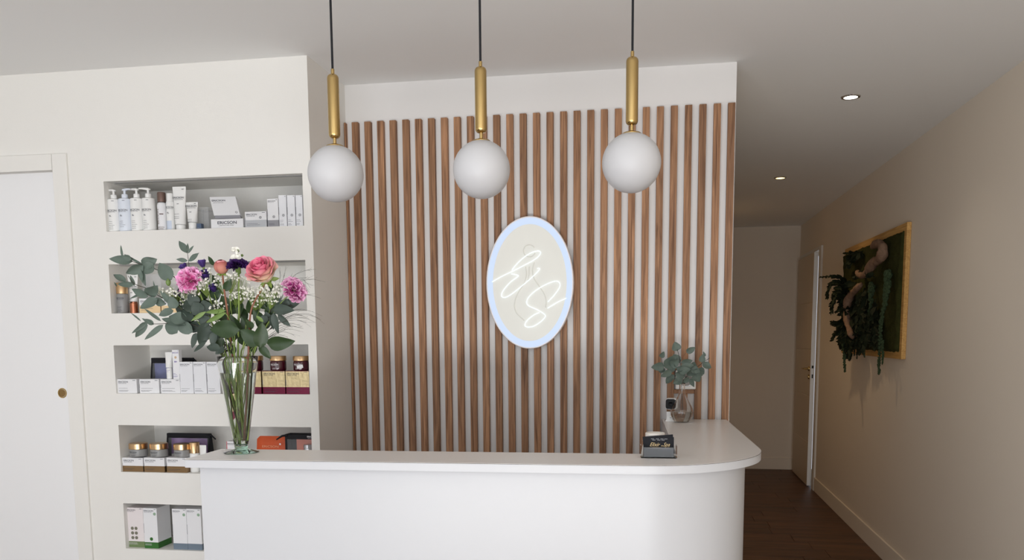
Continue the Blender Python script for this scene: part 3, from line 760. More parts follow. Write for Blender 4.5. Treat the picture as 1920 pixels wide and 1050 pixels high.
# ------------------------------------------------------------------ second niche (behind the flowers)
def gold_bottle(label, x0, x1, yt, shelf, Y, frac, capm='gold', body='frost', txt=True, zbase=None, name='serum_bottle'):
    def f(t, r, h):
        hb = h * (1 - frac)
        mb = MB(); mb.lathe([(.0001, .002), (r*.9, 0), (r*.985, .003), (r*.985, hb - .004), (r*.9, hb)], 28); mb.build('bottle', M[body], t, SM)
        mb = MB(); mb.lathe([(r*.97, hb + .0005), (r, hb + .001), (r, h - .002), (r*.94, h), (.0001, h)], 28); mb.build('cap', M[capm], t, SM, label='shiny gold cap')
        if txt:
            mb = MB(); R_ = r*.985 + .0004
            put_text(mb, 'ERICSON', .0085, 0, hb*.74, 0, R=R_, align='c', stretch=1.05, bold=.02); put_text(mb, 'LABORATOIRE PARIS', .0034, 0, hb*.69, 0, R=R_, align='c')
            small_print(mb, -.012, .011, [hb*.33, hb*.28, hb*.2, hb*.14, hb*.09], 0, R_); mb.build('print', M['ink'], t)
    return lathe_item(name, label, 'bottle', x0, x1, yt, shelf, Y, f, zbase=zbase)
gold_bottle('frosted bottle with a tall gold cap behind the eucalyptus', 218.6, 237.4, 530.5, 3, YF + .024, .36)
tube_item('white cream tube with bronze cap behind the eucalyptus leaves', 238.2, 258.2, 514.5, 3, YF + .05, capm='bronze', capfrac=.30, base=.62, text_at=.66)
mb = None
def f(t, r, h):
    mb = MB(); mb.lathe([(.0001, 0), (r, 0), (r, h - .001), (r*.94, h), (.0001, h)], 24); mb.build('cap', M['bronze'], t, SM)
lathe_item('bronze_vial', 'small bronze vial standing in front of a white tube', 'vial', 244.0, 257.5, 568.4, 3, YF + .014, f)
carton(262.0, 301.0, 559.5, 3, .045, 'white and pale gold box under the eucalyptus leaves', bands=[(0, .52, 'pale_gold')], rows=2)
carton(303.4, 342.0, 559.5, 3, .045, 'white and pale gold box behind the pink carnation stems', bands=[(0, .52, 'pale_gold')], rows=2)
carton(344.4, 383.0, 559.5, 3, .045, 'white and pale gold box hidden behind the dark leaves', bands=[(0, .52, 'pale_gold')], rows=2)
carton(393.0, 425.0, 522.0, 3, .045, 'tall white box showing between the bouquet stems', rows=3)
a, b = P(268, 560, Y=YF + .085), P(303, 560, Y=YF + .085); h = P(290, 514, Y=YF + .085).z - SH[3]
t = thing('clear_case', 'clear acrylic case behind the eucalyptus in the second niche', 'case', ((a.x + b.x) / 2, YF + .085, SH[3])); wd = b.x - a.x
mb = MB(); mb.box(-wd/2, wd/2, 0, .0022, 0, h); mb.box(-wd/2, -wd/2 + .0022, .0023, .0579, 0, h); mb.box(wd/2 - .0022, wd/2, .0023, .0579, 0, h); mb.build('case_wall', M['pvc'], t)

# jars
def jar(label, x0, x1, yt, lidfrac, Y, zbase, body, lidm='gold', ink='ink', group=None, sticker=False, shelf=0):
    def f(t, r, h):
        hb = h * (1 - lidfrac)
        mb = MB(); mb.lathe([(.0001, .003), (r*.8, 0), (r*.95, .002), (r*.975, .006), (r*.975, hb - .006), (r*.94, hb - .001), (r*.9, hb)], 32); mb.build('jar', M[body], t, SM)
        mb = MB(); mb.lathe([(r*.96, hb + .0006), (r, hb + .001), (r, h - .002), (r*.95, h), (.0001, h)], 32); mb.build('lid', M[lidm], t, SM, label='shiny copper gold lid')
        mb = MB(); R_ = r*.975 + .0004
        put_text(mb, 'ERICSON', .0078, -.004, hb*.58, 0, R=R_, align='c', stretch=1.1, bold=.02); put_text(mb, 'LABORATOIRE PARIS', .0032, -.004, hb*.5, 0, R=R_, align='c')
        small_print(mb, -.012, .010, [hb*.26, hb*.17], 0, R_); mb.build('print', M[ink], t)
        if sticker:
            mb = MB(); vs = [Vector((.0015 + x*.0125*cos(.18) - z*.0065*sin(.18) + .006, 0, hb*.42 + x*.0125*sin(.18) + z*.0065*cos(.18))) for x, z in ((-1,-1),(0,-1),(1,-1),(1,1),(0,1),(-1,1))]
            mb.add(wrapped(vs, R_ + .0004), [(0,1,4,5), (1,2,3,4)]); mb.build('sticker', M['carton'], t, label='white price sticker')
    return lathe_item('cream_jar', label, 'jar', x0, x1, yt, shelf, Y, f, zbase=zbase, group=group)

# ------------------------------------------------------------------ third niche
for x0, x1, lab in ((220.8, 257.2, 'low white box at the side wall end of the third niche'), (262.4, 299.0, 'low white box second in the row of the third niche'), (302.0, 338.4, 'low white box carrying a white tube and a slim box')):
    tt = carton(x0, x1, 711.0, 2, .055, lab, 'low boxes in the third niche', rows=0, rowz=[.021, .012, .009])
h3 = tt[3]
for x0, x1, lab in ((338.8, 363.6, 'tall glossy white box beside the low boxes'), (364.6, 388.2, 'middle tall glossy white box of the third niche'), (389.6, 413.6, 'tall glossy white box half behind the glass vase')):
    carton(x0, x1, 678.5, 2, .045, lab, 'tall boxes in the third niche', body='carton_gloss', rows=0, rowz=[.020, .012, .009], size=.0075, notch=True)
zb3 = SH[2] + h3
tube_item('small white sun cream tube on a low box in the third niche', 309.4, 322.2, 660.3, 2, YF + .018, capfrac=.42, base=.86, text_at=.6, zbase=zb3 + .0003, plain=True)
t = bpy.data.objects['cream_tube.003'] if 'cream_tube.003' in bpy.data.objects else None
tt_ = [o for o in C.objects if o.get('label', '').startswith('small white sun cream')][0]
mb = MB(); mb.lathe([(.0001, .0), (.0042, .0)], 20, Matrix.Translation(Vector((0, -.0105, .060))) @ RXm); mb.build('sun_disc', M['sun_disc'], tt_)
mb = MB(); put_text(mb, '80+', .0075, 0, .044, -.0118, align='c', bold=.03); put_text(mb, 'ERICSON', .0052, 0, .0725, -.0062, align='c', stretch=1.1, bold=.02)
small_print(mb, -.009, .009, [.036, .030], -.013); mb.build('print', M['violet'], tt_)
def sunx(t, mb, wd, h):
    m2 = MB(); m2.lathe([(.0001, 0), (.0052, 0)], 20, Matrix.Translation(Vector((0, -.0006, h*.74))) @ RXm); m2.build('sun_disc', M['sun_disc'], t)
    put_text(mb, '80+', .0085, 0, h*.57, -.0006, align='c', bold=.03); put_text(mb, 'ERICSON', .006, 0, h*.88, -.0006, align='c', stretch=1.1, bold=.02)
carton(325.0, 337.6, 655.8, 2, .022, 'slim white sun cream box standing on a low box', zbase=zb3 + .0003, logo=False, extra=sunx, rows=0, rowz=[.022, .018, .012, .009], inkm='violet', Y=YF + .004)

def pouch(label, x0, x1, yt, shelf, Y, depth, zipm='black_fabric', txt=None, pull='r', side=.0075, zfrac=.26, win=True, tp=(.42, .62)):
    z = SH[shelf]
    a, b = P(x0, yt, Y=Y), P(x1, yt, Y=Y); wd = b.x - a.x; h = (a.z + b.z) / 2 - z
    t = thing('cosmetic_pouch', label, 'pouch', ((a.x + b.x) / 2, Y, z))
    zz = h * (1 - zfrac)
    mb = MB()                                             # gusset: two side panels, base and back
    for s_ in (-1, 1):
        xo, xi = s_*wd/2, s_*(wd/2 - side)
        lo, hi = min(xo, xi), max(xo, xi)
        vs = [Vector(p) for p in ((lo, 0, 0), (hi, 0, 0), (hi, depth, 0), (lo, depth, 0), (lo, depth*tp[0], h*.97), (hi, depth*tp[0], h*.97), (hi, depth*tp[1], h*.97), (lo, depth*tp[1], h*.97))]
        mb = MB(); mb.add(vs, [(0,3,2,1), (4,5,6,7), (0,1,5,4), (1,2,6,5), (2,3,7,6), (3,0,4,7)])
        mb.build('side_panel', M['black_fabric'], t)
    mb = MB(); mb.box(-wd/2 + side, wd/2 - side, .002, depth - .002, 0, .0018); mb.build('base', M['black_fabric'], t)
    mb = MB(); zf = depth*tp[0]*zz/(h*.97)
    mb.add([(-wd/2 + side, depth, 0), (wd/2 - side, depth, 0), (wd/2 - side, depth*tp[1] + (1 - tp[1])*depth*(1 - zz/h), zz), (-wd/2 + side, depth*tp[1] + (1 - tp[1])*depth*(1 - zz/h), zz)], [(0,1,2,3)]); mb.build('back_panel', M['black_fabric'], t)
    mb = MB(); mb.bbox(-wd/2, wd/2, zf - .001, depth*(tp[1] + .03), zz, h, .002); mb.build('zip_band', M['black_fabric'], t, label='black zip band')
    mb = MB()
    mb.add([(-wd/2 + side, .0004, .001), (wd/2 - side, .0004, .001), (wd/2 - side, zf + .0004, zz), (-wd/2 + side, zf + .0004, zz)], [(0,1,2,3)]); mb.build('clear_front', M['pvc'], t)
    sg_ = 1 if pull == 'r' else -1
    mb = MB(); mb.tube([(sg_*(wd/2 - .012), zf - .002, h - .004), (sg_*(wd/2 + .010), zf - .006, h - .007), (sg_*(wd/2 + .032), zf - .012, h - .022)], [.0048, .0042, .0026], 8); mb.build('zip_pull', M['black_fabric'], t, SM)
    if txt:
        mb = MB(); put_text(mb, 'ERICSON', .0085, txt*wd, zz + (h - zz)*.42, zf - .0016, align='c', stretch=1.2, bold=.02); put_text(mb, 'LABORATOIRE PARIS', .0035, txt*wd, zz + (h - zz)*.2, zf - .0016, align='c', stretch=1.1)
        mb.build('print', M['ink_white'], t)
    return t, wd, h, zz, zf
def content(name, label, cat, t, verts, faces, m, smooth=False):
    o = thing(name, label, cat, tuple(t.location)); mb = MB(); mb.add(verts, faces); mb.build('body', m, o, smooth); return o

pt, wd, h, zz, zf = pouch('black pouch with a clear window behind the low boxes of the third niche', 277.6, 356, 671.2, 2, YF + .085, .055, zfrac=.15)
t = thing('folded_cloth', 'blue violet cloth folded inside the black pouch', 'cloth', tuple(pt.location))
mb = MB(); mb.grid(lambda u, v: (-wd*.5 + .012 + u*wd*.62, .014 + .008*sin(u*9 + v*4)*(1 - .6*v) + .014*v, .004 + v*(zz - .006)), 26, 10); mb.build('cloth', M['blue_cloth'], t, True)
t = thing('cream_jar', 'white jar inside the pouch of the third niche', 'jar', (pt.location.x - wd*.12, pt.location.y + .003 + .012, SH[2] + .002))
mb = MB(); mb.lathe([(.0001, 0), (.0115, 0), (.012, .001), (.012, .028), (.011, .030), (.0001, .030)], 20); mb.build('jar', M['plastic'], t, SM)
mb = MB(); mb.lathe([(.0123, .0303), (.0123, .0360), (.0001, .0365)], 20); mb.build('lid', M['plastic'], t, SM)

for x0, x1, lab in ((447.0, 490.4, 'maroon and gold box mostly behind the glass vase'), (493.4, 535.2, 'maroon and gold box between vase and niche end'), (537.0, 580.4, 'maroon and gold box at the niche end by the slats')):
    tt = carton(x0, x1, 695.4, 2, .075, lab, 'maroon and gold boxes', body='maroon_foil', bands=[(.30, .985, 'gold_foil')], rows=0, rowz=[.018, .011, .008], size=.0085, pct=True, Y=YF)
    if x0 > 500:
        pass
hm = tt[3]; zbm = SH[2] + hm + .0003
jar('maroon jar with gold lid partly behind the vase rim', 458.0, 491.5, 666.8, .33, YF + .030, zbm, 'maroon', ink='ink_white', group='maroon jars')
jar('maroon jar with gold lid standing on the middle maroon box', 507.0, 535.4, 667.2, .33, YF + .030, zbm, 'maroon', ink='ink_white', group='maroon jars')
jar('maroon jar with gold lid and a white price sticker', 550.2, 578.0, 667.4, .33, YF + .030, zbm, 'maroon', ink='ink_white', group='maroon jars', sticker=True)

# ------------------------------------------------------------------ fourth niche
for x0, x1, lab, bm in ((230.6, 268.8, 'white and bronze box at the side wall end of the fourth niche', 'gold_band'), (271.0, 309.2, 'white and bronze box between its two twins', 'gold_band'), (313.4, 350.8, 'white and gold box next to the desk edge', 'gold_band')):
    tt = carton(x0, x1, 858.4, 1, .06, lab, 'white and bronze boxes', bands=[(0, .43, bm)], rows=0, rowz=[.013, .009])
zb4 = SH[1] + tt[3] + .0003
jar('frosted jar with gold lid on the first bronze box', 243.8, 274.2, 830.4, .43, YF + .026, zb4, 'frost', group='frosted jars')
jar('frosted jar with gold lid on the middle bronze box', 282.6, 312.6, 830.6, .43, YF + .026, zb4, 'frost', group='frosted jars')
jar('frosted jar with gold lid in front of the black pouch', 327.0, 355.6, 831.6, .43, YF + .026, zb4, 'frost', group='frosted jars')
gold_bottle('short white bottle with a gold cap beside the frosted jar', 355.4, 372.6, 829.3, 1, YF + .034, .36, body='plastic', txt=False, name='serum_bottle')
tube_item('tiny white tube beside the gold capped bottle', 374.0, 386.4, 834.6, 1, YF + .03, capfrac=.1, base=.9, plain=True)
pt, wd, h, zz, zf = pouch('black zip pouch with white lettering behind the frosted jars', 306.6, 388.5, 813.8, 1, YF + .095, .06, txt=.0, side=.008, zfrac=.13)
t = thing('packet', 'purple packet inside the lettered black pouch', 'packet', tuple(pt.location))
mb = MB(); mb.grid(lambda u, v: (-wd*.5 + .016 + u*(wd - .034), .022 + .004*sin(u*14)*sin(v*5) + .012*v, .003 + v*(zz - .005)), 20, 8); mb.build('body', M['purple_sheet'], t, True)
t = thing('cream_tube', 'white tube inside the lettered black pouch', 'tube', (pt.location.x - wd*.32, pt.location.y + .012, SH[1] + .002))
mb = MB(); mb.lathe([(.0001, 0), (.008, 0), (.0085, .001), (.0085, .02)], 18); mb.build('cap', M['plastic'], t, SM)
mb = MB(); mb.lathe([(.0095, .0205), (.0105, .03), (.010, .062), (.0001, .064)], 18); mb.build('tube', M['plastic'], t, SM)
def redx(t, mb, wd, h):
    m2 = MB(); m2.box(-wd/2 - .0004, -wd/2 + .0022, -.0004, .04, 0.0005, h - .0005); m2.build('red_edge', M['red'], t)
carton(427.4, 448.0, 827.6, 1, .042, 'white box with a red edge behind the vase foot', logo=True, rows=1, extra=redx, Y=YF + .03, notch=False)
# orange pouch: flat sachet with cut corners
a, b = P(478.5, 843, Y=YF + .05), P(536, 843, Y=YF + .05); wd = b.x - a.x; h = P(507, 818.6, Y=YF + .05).z - SH[1]
t = thing('orange_pouch', 'orange pouch with white lettering behind the desk top', 'pouch', ((a.x + b.x) / 2, YF + .05, SH[1]))
def fo(u, v):
    x = -wd/2 + u*wd; zt = h - max(0, .10 - u)*h*.9; bulge = .016*(1 - abs(2*u - 1)**3)*(1 - v)**.6
    return (x, -bulge + .02*v, v*zt)
mb = MB(); mb.grid(fo, 24, 10); mb.grid(lambda u, v: (fo(1-u, v)[0], .024 + (.016*(1 - abs(1 - 2*u)**3)*(1 - v)**.6) - .003*v, fo(1-u, v)[2]), 24, 10); mb.build('sachet', M['orange'], t, SM)
mb = MB(); mb.add([(-wd/2, .02, h*.10), (-wd/2 + .002, -.002, h*.9), (wd/2, -.002, h), (wd/2, .026, h)], [(0,1,2,3)])
mb = MB(); put_text(mb, 'ERICSON', .0125, .000, h*.70, -.0020, align='c', stretch=1.45, bold=.0); mb.build('print', mat('pale_orange_ink', (236, 170, 130), .5), t)
mb = MB(); mb.lathe([(.0001, 0), (.004, 0)], 16, Matrix.Translation(Vector((wd*.34, -.006, h*.80))) @ RXm); mb.build('seal', M['ink_white'], t)
pt, wd, h, zz, zf = pouch('black zip pouch with coral contents at the niche end by the desk', 533.5, 600, 814.6, 1, YF + .03, .055, txt=.26, pull='l', side=.009, zfrac=.125, tp=(.06, .94))
t = thing('packet', 'coral packet inside the pouch by the desk', 'packet', tuple(pt.location))
mb = MB(); mb.grid(lambda u, v: (-wd*.30 + u*wd*.74, .047 + .0015*sin(u*12) - .001*v, .003 + v*(zz - .006)), 14, 6); mb.build('body', M['coral'], t, True)
t = thing('silver_jar', 'silver jar inside the pouch by the desk', 'jar', (pt.location.x + wd*.09, pt.location.y + .0235, SH[1] + .002))
mb = MB(); mb.lathe([(.0001, 0), (.019, 0), (.018, .001), (.018, .103), (.017, .105), (.0001, .105)], 28); mb.build('jar', M['silver_jar'], t, SM)
mb = MB(); mb.lathe([(.0185, .1052), (.0185, .118), (.017, .1195), (.0001, .1195)], 28); mb.build('lid', M['silver_jar'], t, SM)
t = thing('cream_tube', 'white tube inside the pouch by the desk', 'tube', (pt.location.x - wd*.26, pt.location.y + .016, SH[1] + .002))
mb = MB(); mb.lathe([(.0001, 0), (.0085, 0), (.009, .001), (.009, .022)], 18); mb.build('cap', M['carton'], t, SM)
mb = MB(); mb.lathe([(.010, .0225), (.011, .034), (.010, .088), (.0001, .09)], 18); mb.build('tube', M['carton'], t, SM)

# ------------------------------------------------------------------ lowest niche
def dots6(t, mb, wd, h):
    m2 = MB()
    for i in range(2):
        for j in range(3): m2.lathe([(.0001, 0), (.0072, 0)], 20, Matrix.Translation(Vector((-wd*.15 + i*.0175 - .001, -.0006, h*(.245 + .118*j)))) @ RXm)
    m2.build('dots', M['taupe'], t, label='six taupe printed discs')
    m3 = MB(); small_print(m3, -wd*.4, wd*.2, [.019, .014], -.0009, h=.0016); m3.build('print', M['ink_white'], t, kind='stuff')
def dot1(t, mb, wd, h):
    m2 = MB(); m2.lathe([(.0001, 0), (.0075, 0)], 20, Matrix.Translation(Vector((wd*.02, -.0006, h*.235))) @ RXm); m2.build('dot', M['green'], t)
    m4 = MB(); m4.lathe([(.0001, 0), (.0065, 0)], 20, Matrix.Translation(Vector((wd*.34, -.0007, h*.86))) @ RXm); m4.build('dot', M['green_pale'], t)
    m3 = MB(); small_print(m3, -wd*.45, wd*.2, [.019, .014], -.0009, h=.0016); m3.build('print', M['ink_white'], t, kind='stuff')
def dotb(t, mb, wd, h):
    m4 = MB(); m4.lathe([(.0001, 0), (.0065, 0)], 20, Matrix.Translation(Vector((wd*.34, -.0007, h*.86))) @ RXm); m4.build('dot', M['green_pale'], t)
carton(239.6, 271.6, 952.0, 0, .10, 'tall box with six taupe discs and an olive foot', body='carton_pink', bands=[(0, .155, 'green_olive')], extra=dots6, rows=0, rowz=[], size=.0115, Y=YF + .012)
carton(272.0, 297.4, 953.0, 0, .10, 'tall white box with a single green disc and green foot', bands=[(0, .155, 'green')], extra=dot1, rows=0, rowz=[], size=.0105, Y=YF + .004)
carton(326.0, 352.4, 954.4, 0, .09, 'tall white box with a slate blue foot beside a gap', bands=[(0, .155, 'slate')], extra=dotb, rows=0, rowz=[], size=.0105, Y=YF + .004)
carton(353.0, 379.6, 954.4, 0, .09, 'tall white box with a slate blue foot, half behind the desk', bands=[(0, .155, 'slate')], extra=dotb, rows=0, rowz=[], size=.0105, Y=YF + .004)

# ------------------------------------------------------------------ things on the desk
# card holder
q0 = P(1235, 858.5, Z=ZT); 
ch = thing('card_holder', 'clear acrylic card holder near the corner of the desk', 'card holder', (q0.x, 2.432, ZT), AY)
wd = .1015; hh = .034
mb = MB(); mb.box(-wd/2, wd/2, -.001, .042, 0, .0022); mb.build('base', M['acrylic'], ch)
mb = MB()
fp = [(-wd/2, 0), (wd/2, 0), (wd/2, hh), (wd/2 - .012, hh), (wd/2 - .020, hh*.74), (-wd/2 + .020, hh*.74), (-wd/2 + .012, hh), (-wd/2, hh)]
mb.prism(fp, 0, .0020, Matrix(((1,0,0,0),(0,0,1,-.003),(0,1,0,.0023),(0,0,0,1)))); mb.build('front_lip', M['acrylic'], ch)
mb = MB()
for s_ in (-1, 1): mb.box(s_*wd/2 - .001, s_*wd/2 + .001, -.0008, .040, .0023, hh + .002)
mb.build('side_wall', M['acrylic'], ch)
mb = MB(); mb.box(-wd/2 + .0012, wd/2 - .0012, .030, .032, .0023, .052); mb.build('back_wall', M['acrylic'], ch)
def cardthing(label, dy, roll, dx, dz, group=None):
    t = thing('business_card', label, 'card', tuple(Vector((q0.x, 2.432, ZT)) + Matrix.Rotation(AY, 3, 'Z') @ Vector((dx, dy, .0026 + dz))), AY, group)
    R = Matrix.Rotation(roll, 4, 'Y') @ Matrix.Rotation(radians(-9), 4, 'X')
    MB().box(-.0435, .0435, 0, .0007, 0, .0545, R).build('card', M['card'], t)
    return t, R
cardthing('black business card tilted behind the front card', .0175, radians(-5), .002, .0065)
t, R = cardthing('front black business card with gold script', .0135, 0, 0, .0025)
mb = MB()
def ct(s, size, x, z, **k):
    vs, fs = text(s, size, **k); mb.add([R @ Vector((v.x + x, -.0004, v.z + z)) for v in vs], fs)
ct('Elixir', .0155, -.026, .0275, shear=.45, stretch=.88); ct('du', .006, .0065, .0275, shear=.4); ct('Spa', .0155, .0125, .0275, shear=.45, stretch=.88)
mb.tube([R @ Vector((x, -.0006, .0245 + .0006*sin(x*300))) for x in (-.026, -.012, 0, .012, .03)], .00025, 4)
mb.build('lettering', M['ink_gold'], t)
mb = MB()
for zz_, xs_ in ((.0480, (-.022, -.008, .005, .016)), (.0445, (-.018, -.004, .008))):
    for x in xs_: mb.add([R @ Vector(p) for p in ((x, -.0004, zz_), (x + .009, -.0004, zz_), (x + .009, -.0004, zz_ + .0018), (x, -.0004, zz_ + .0018))], [(0,1,2,3)])
mb.build('faint_print', M['card_back'], t)
for k in range(5):
    t = thing('business_card', 'grey backed business card in the low stack inside the clear holder', 'card', tuple(Vector((q0.x, 2.432, ZT)) + Matrix.Rotation(AY, 3, 'Z') @ Vector((0, .0012 + .0016*k, .0028))), AY, 'low card stack')
    MB().box(-.0425, .0425, 0, .0008, 0, .0275, Matrix.Rotation(radians(-5), 4, 'X')).build('card', M['card_back'], t)
# flared white pot behind the holder
q = P(1229, 815, Y=2.494)
t = thing('flared_pot', 'small flared white pot behind the card holder', 'pot', (q.x - .001, 2.494, ZT))
zt = q.z - ZT + .006
mb = MB(); mb.lathe([(.0001, .0006), (.0225, 0), (.0400, .0), (.0405, .003), (.0355, zt*.45), (.0285, zt - .019), (.0285, zt - .001), (.0275, zt), (.0245, zt - .001), (.024, zt - .022), (.0001, zt - .024)], 36); mb.build('pot', M['bone'], t, SM)
# security camera
q = P(1258, 788.5, Z=ZT)
t = thing('security_camera', 'small white camera with a black square face beside the little vase', 'camera', (q.x, 3.485, ZT), radians(-2))
S = 3.485 / FPX
def sq(w_, h_, d0, d1, r, zc, xc=0, n=6):
    poly = []
    for cx, cz, a0 in ((w_/2 - r, h_/2 - r, 0), (-w_/2 + r, h_/2 - r, pi/2), (-w_/2 + r, -h_/2 + r, pi), (w_/2 - r, -h_/2 + r, 1.5*pi)):
        for k in range(n + 1): a = a0 + pi/2*k/n; poly.append((cx + r*cos(a), cz + r*sin(a)))
    return poly, Matrix(((1,0,0,xc),(0,0,1,d0),(0,1,0,zc),(0,0,0,1)))
mb = MB(); mb.prism([(-.021, -.014), (.021, -.014), (.024, .014), (-.024, .014)], 0, .006); mb.build('foot', M['plastic'], t)
mb = MB(); mb.prism([(-.018, -.010), (.018, -.010), (.018, .010), (-.018, .010)], .0062, .0385); mb.build('stand', M['plastic'], t)
mb = MB(); small_print(mb, -.005, .0065, [.013], -.0107, h=.0028); mb.build('print', M['ink_soft'], t, kind='stuff')
zc = P(1254, 757, Y=3.485).z - ZT; hw = .0445
poly, T = sq(.047, hw, -.012, 0, .011, zc, .002); mb = MB(); mb.prism(poly, 0, .042, T); mb.build('body', M['plastic'], t, SM)
poly, T = sq(.040, .041, -.0140, 0, .010, zc, -.002); mb = MB(); mb.prism(poly, 0, .0018, T); mb.build('face', M['black_lens'], t, SM, label='black glossy square face')
mb = MB(); mb.lathe([(.0001, .0004), (.008, .0004), (.009, .0016), (.010, .0004), (.010, -.0004)], 24, Matrix.Translation(Vector((-.002, -.0142, zc))) @ RXm); mb.build('lens', M['black_lens'], t, True)

# ------------------------------------------------------------------ leaves, stems, flowers
def camdir(p): return (EYE - p).normalized()
def leaf_mb(mb, base, tip, wd, roll=0.0, fold=.25, curl=.12, round_=0.5, nl=8, col=None):
    """a folded, curling leaf from base to tip; its broad side towards the room, rolled by `roll`"""
    base, tip = Vector(base), Vector(tip); ax = tip - base; L = ax.length; ax = ax / L
    n = camdir(base); n = (n - ax * n.dot(ax)).normalized(); n = Matrix.Rotation(roll, 3, ax) @ n
    sd = ax.cross(n).normalized()
    vs = []; 
    for i in range(nl + 1):
        t = i / nl
        e = (sin(pi * t ** (.62 + .3*(1-round_))) ** (.75 if round_ > .5 else 1.0)) if 0 < t < 1 else 0
        hw = wd / 2 * max(e, .03); c = base + ax * (L * t) + n * (-curl * L * (t*t) + curl*L*t*.6)
        wob = .06 * wd * sin(t*9 + wd*900)
        vs += [c - sd*hw + n*(fold*hw + wob), c - sd*hw*.5 + n*(fold*hw*.35), c, c + sd*hw*.5 + n*(fold*hw*.35), c + sd*hw + n*(fold*hw - wob)]
    fs = [(i*5+k, i*5+k+1, (i+1)*5+k+1, (i+1)*5+k) for i in range(nl) for k in range(4)]
    mb.add(vs, fs, col)
def leaves(parent, specs, Y, m, jitter=.02, name='leaf', round_=.5, seed=1):
    rnd = random.Random(seed)
    for sp_ in specs:
        bx, by, tx, ty, wpx = sp_[:5]
        Yb = Y + rnd.uniform(-jitter, jitter); Yt = Yb + rnd.uniform(-jitter, jitter)
        if len(sp_) > 5: Yb = Y + sp_[5]; Yt = Yb + rnd.uniform(-.012, .012)
        b, t = P(bx, by, Y=Yb), P(tx, ty, Y=Yt)
        mb = MB(); leaf_mb(mb, b, t, wpx * Yb / FPX * 1.08, rnd.uniform(-.45, .45), rnd.uniform(.15, .4), rnd.uniform(-.05, .18), round_)
        mb.build(name, m, parent, True, world=True)
def path(pts, Y):
    out = []
    for p in pts: out.append(P(p[0], p[1], Y=Y + (p[2] if len(p) > 2 else 0)))
    return out
def stem(parent, pts, Y, r, m, name='stem', n=7):
    mb = MB(); c = catmull(path(pts, Y), 6)
    rs = [r[0] + (r[1]-r[0]) * i/(len(c)-1) for i in range(len(c))] if isinstance(r, tuple) else r
    mb.tube(c, rs, n); return mb.build(name, m, parent, True, world=True)

# big vase
YV = 2.404
vq = P(453, 851, Y=YV)
va = thing('flower_vase', 'tall flared clear glass vase with a green foot on the desk', 'vase', (vq.x, YV, ZT))
Hv = P(445.5, 668, Y=YV).z - ZT
def cone(z, th=0): f_ = (z - .022) / (Hv - .022); return .0205 + (.0622 - .0205) * f_ ** .93 - th
mb = MB(); pr = [(cone(z), z) for z in [.022 + (Hv - .022)*k/14 for k in range(15)]] + [(cone(Hv) - .0008, Hv + .0004)] + [(cone(z, .0016), z) for z in [.028 + (Hv - .029)*k/14 for k in range(14, -1, -1)]] + [(.0001, .027)]
pr = [(.0001, .0215), (.015, .0215)] + pr
mb.lathe(pr, 48); mb.build('bowl', M['glass'], va, True)
mb = MB(); mb.lathe([(.0001, .0002), (.050, .0002), (.0530, .0014), (.0530, .0026), (.046, .0042), (.030, .0085), (.0195, .0125), (.0192, .0165), (.021, .0190), (.0195, .0212), (.0001, .0213)], 48); mb.build('foot', M['glass_green'], va, SM, label='green tinted glass foot')
zw = P(452, 699, Y=YV).z - ZT
mb = MB(); mb.lathe([(.0001, .0275)] + [(cone(z, .0019), z) for z in [.029 + (zw - .029)*k/10 for k in range(11)]] + [(.0001, zw)], 40); mb.build('water', M['water'], va, SM)

def bottoms(k): # where stem k meets the vase bottom
    a = k * 2.399; return (453 + 11*cos(a), 832 - 6*(k % 3), .012*sin(a))
def full_stem(t, top_pts, k, r=(.0028, .0034), m='stem', mouth=None):
    bx, by, bd = bottoms(k); tx, ty = top_pts[0][:2]
    mx, my = mouth or (446 + max(-30, min(28, (tx - 446)*.35)), 668)
    pts = list(top_pts) + [(mx, my, bd*1.4), ((mx*.45 + bx*.55), 752, bd*1.1), (bx, by, bd*.8)]
    return stem(t, pts, YV, r, M[m])

G = 'bouquet in the tall vase'
def bt(name, label, cat): return thing(name, label, cat, (vq.x, YV, ZT + .03))
# eucalyptus branches
e1 = bt('eucalyptus_branch', 'long grey green eucalyptus branch reaching farthest over the second niche', 'branch')
full_stem(e1, [(238, 487, -.03), (262, 495, -.03), (295, 506, -.025), (330, 522, -.02), (375, 575, -.01), (420, 640, 0)], 0, (.0009, .0022), 'twig')
leaves(e1, [(249,490,205,485,17,-.03), (247,486,229,480,12,-.035), (230,482,226,459,4.5,-.03), (268,496,231,476,5,-.03), (266,497,294,486,22,-.035), (288,494,268,513,22,-.03), (269,498,236,513,19,-.04), (321,525,298,493,27,-.03), (266,504,272,536,10,-.03), (262,503,267,531,9,-.04)], YV, M['leaf_euc'], seed=3, round_=.7)
e2 = bt('eucalyptus_branch', 'eucalyptus branch in front of the gold capped bottle', 'branch')
full_stem(e2, [(240, 517, -.045), (252, 532, -.045), (275, 541, -.04), (300, 556, -.035), (335, 577, -.02), (400, 622, -.01)], 1, (.0008, .0022), 'twig')
leaves(e2, [(236,529,212,513,13,-.045), (251,534,221,533,11,-.045), (252,536,244,516,7,-.04), (278,556,247,542,15,-.05), (275,553,296,536,23,-.045), (296,561,262,578,19,-.05), (290,562,312,570,17,-.045), (330,578,318,556,22,-.04), (322,570,300,545,11,-.04), (270,548,243,560,5,-.04), (219,537,214,529,3,-.04), (325,582,297,591,16,-.03), (291,541,287,526,2.5,-.04)], YV, M['leaf_euc'], seed=5, round_=.65)
e3 = bt('eucalyptus_branch', 'low eucalyptus branch drooping below the second niche', 'branch')
full_stem(e3, [(285, 607, -.05), (306, 607, -.045), (345, 604, -.03), (390, 622, -.015), (425, 650, -.01)], 2, (.0008, .0022), 'twig')
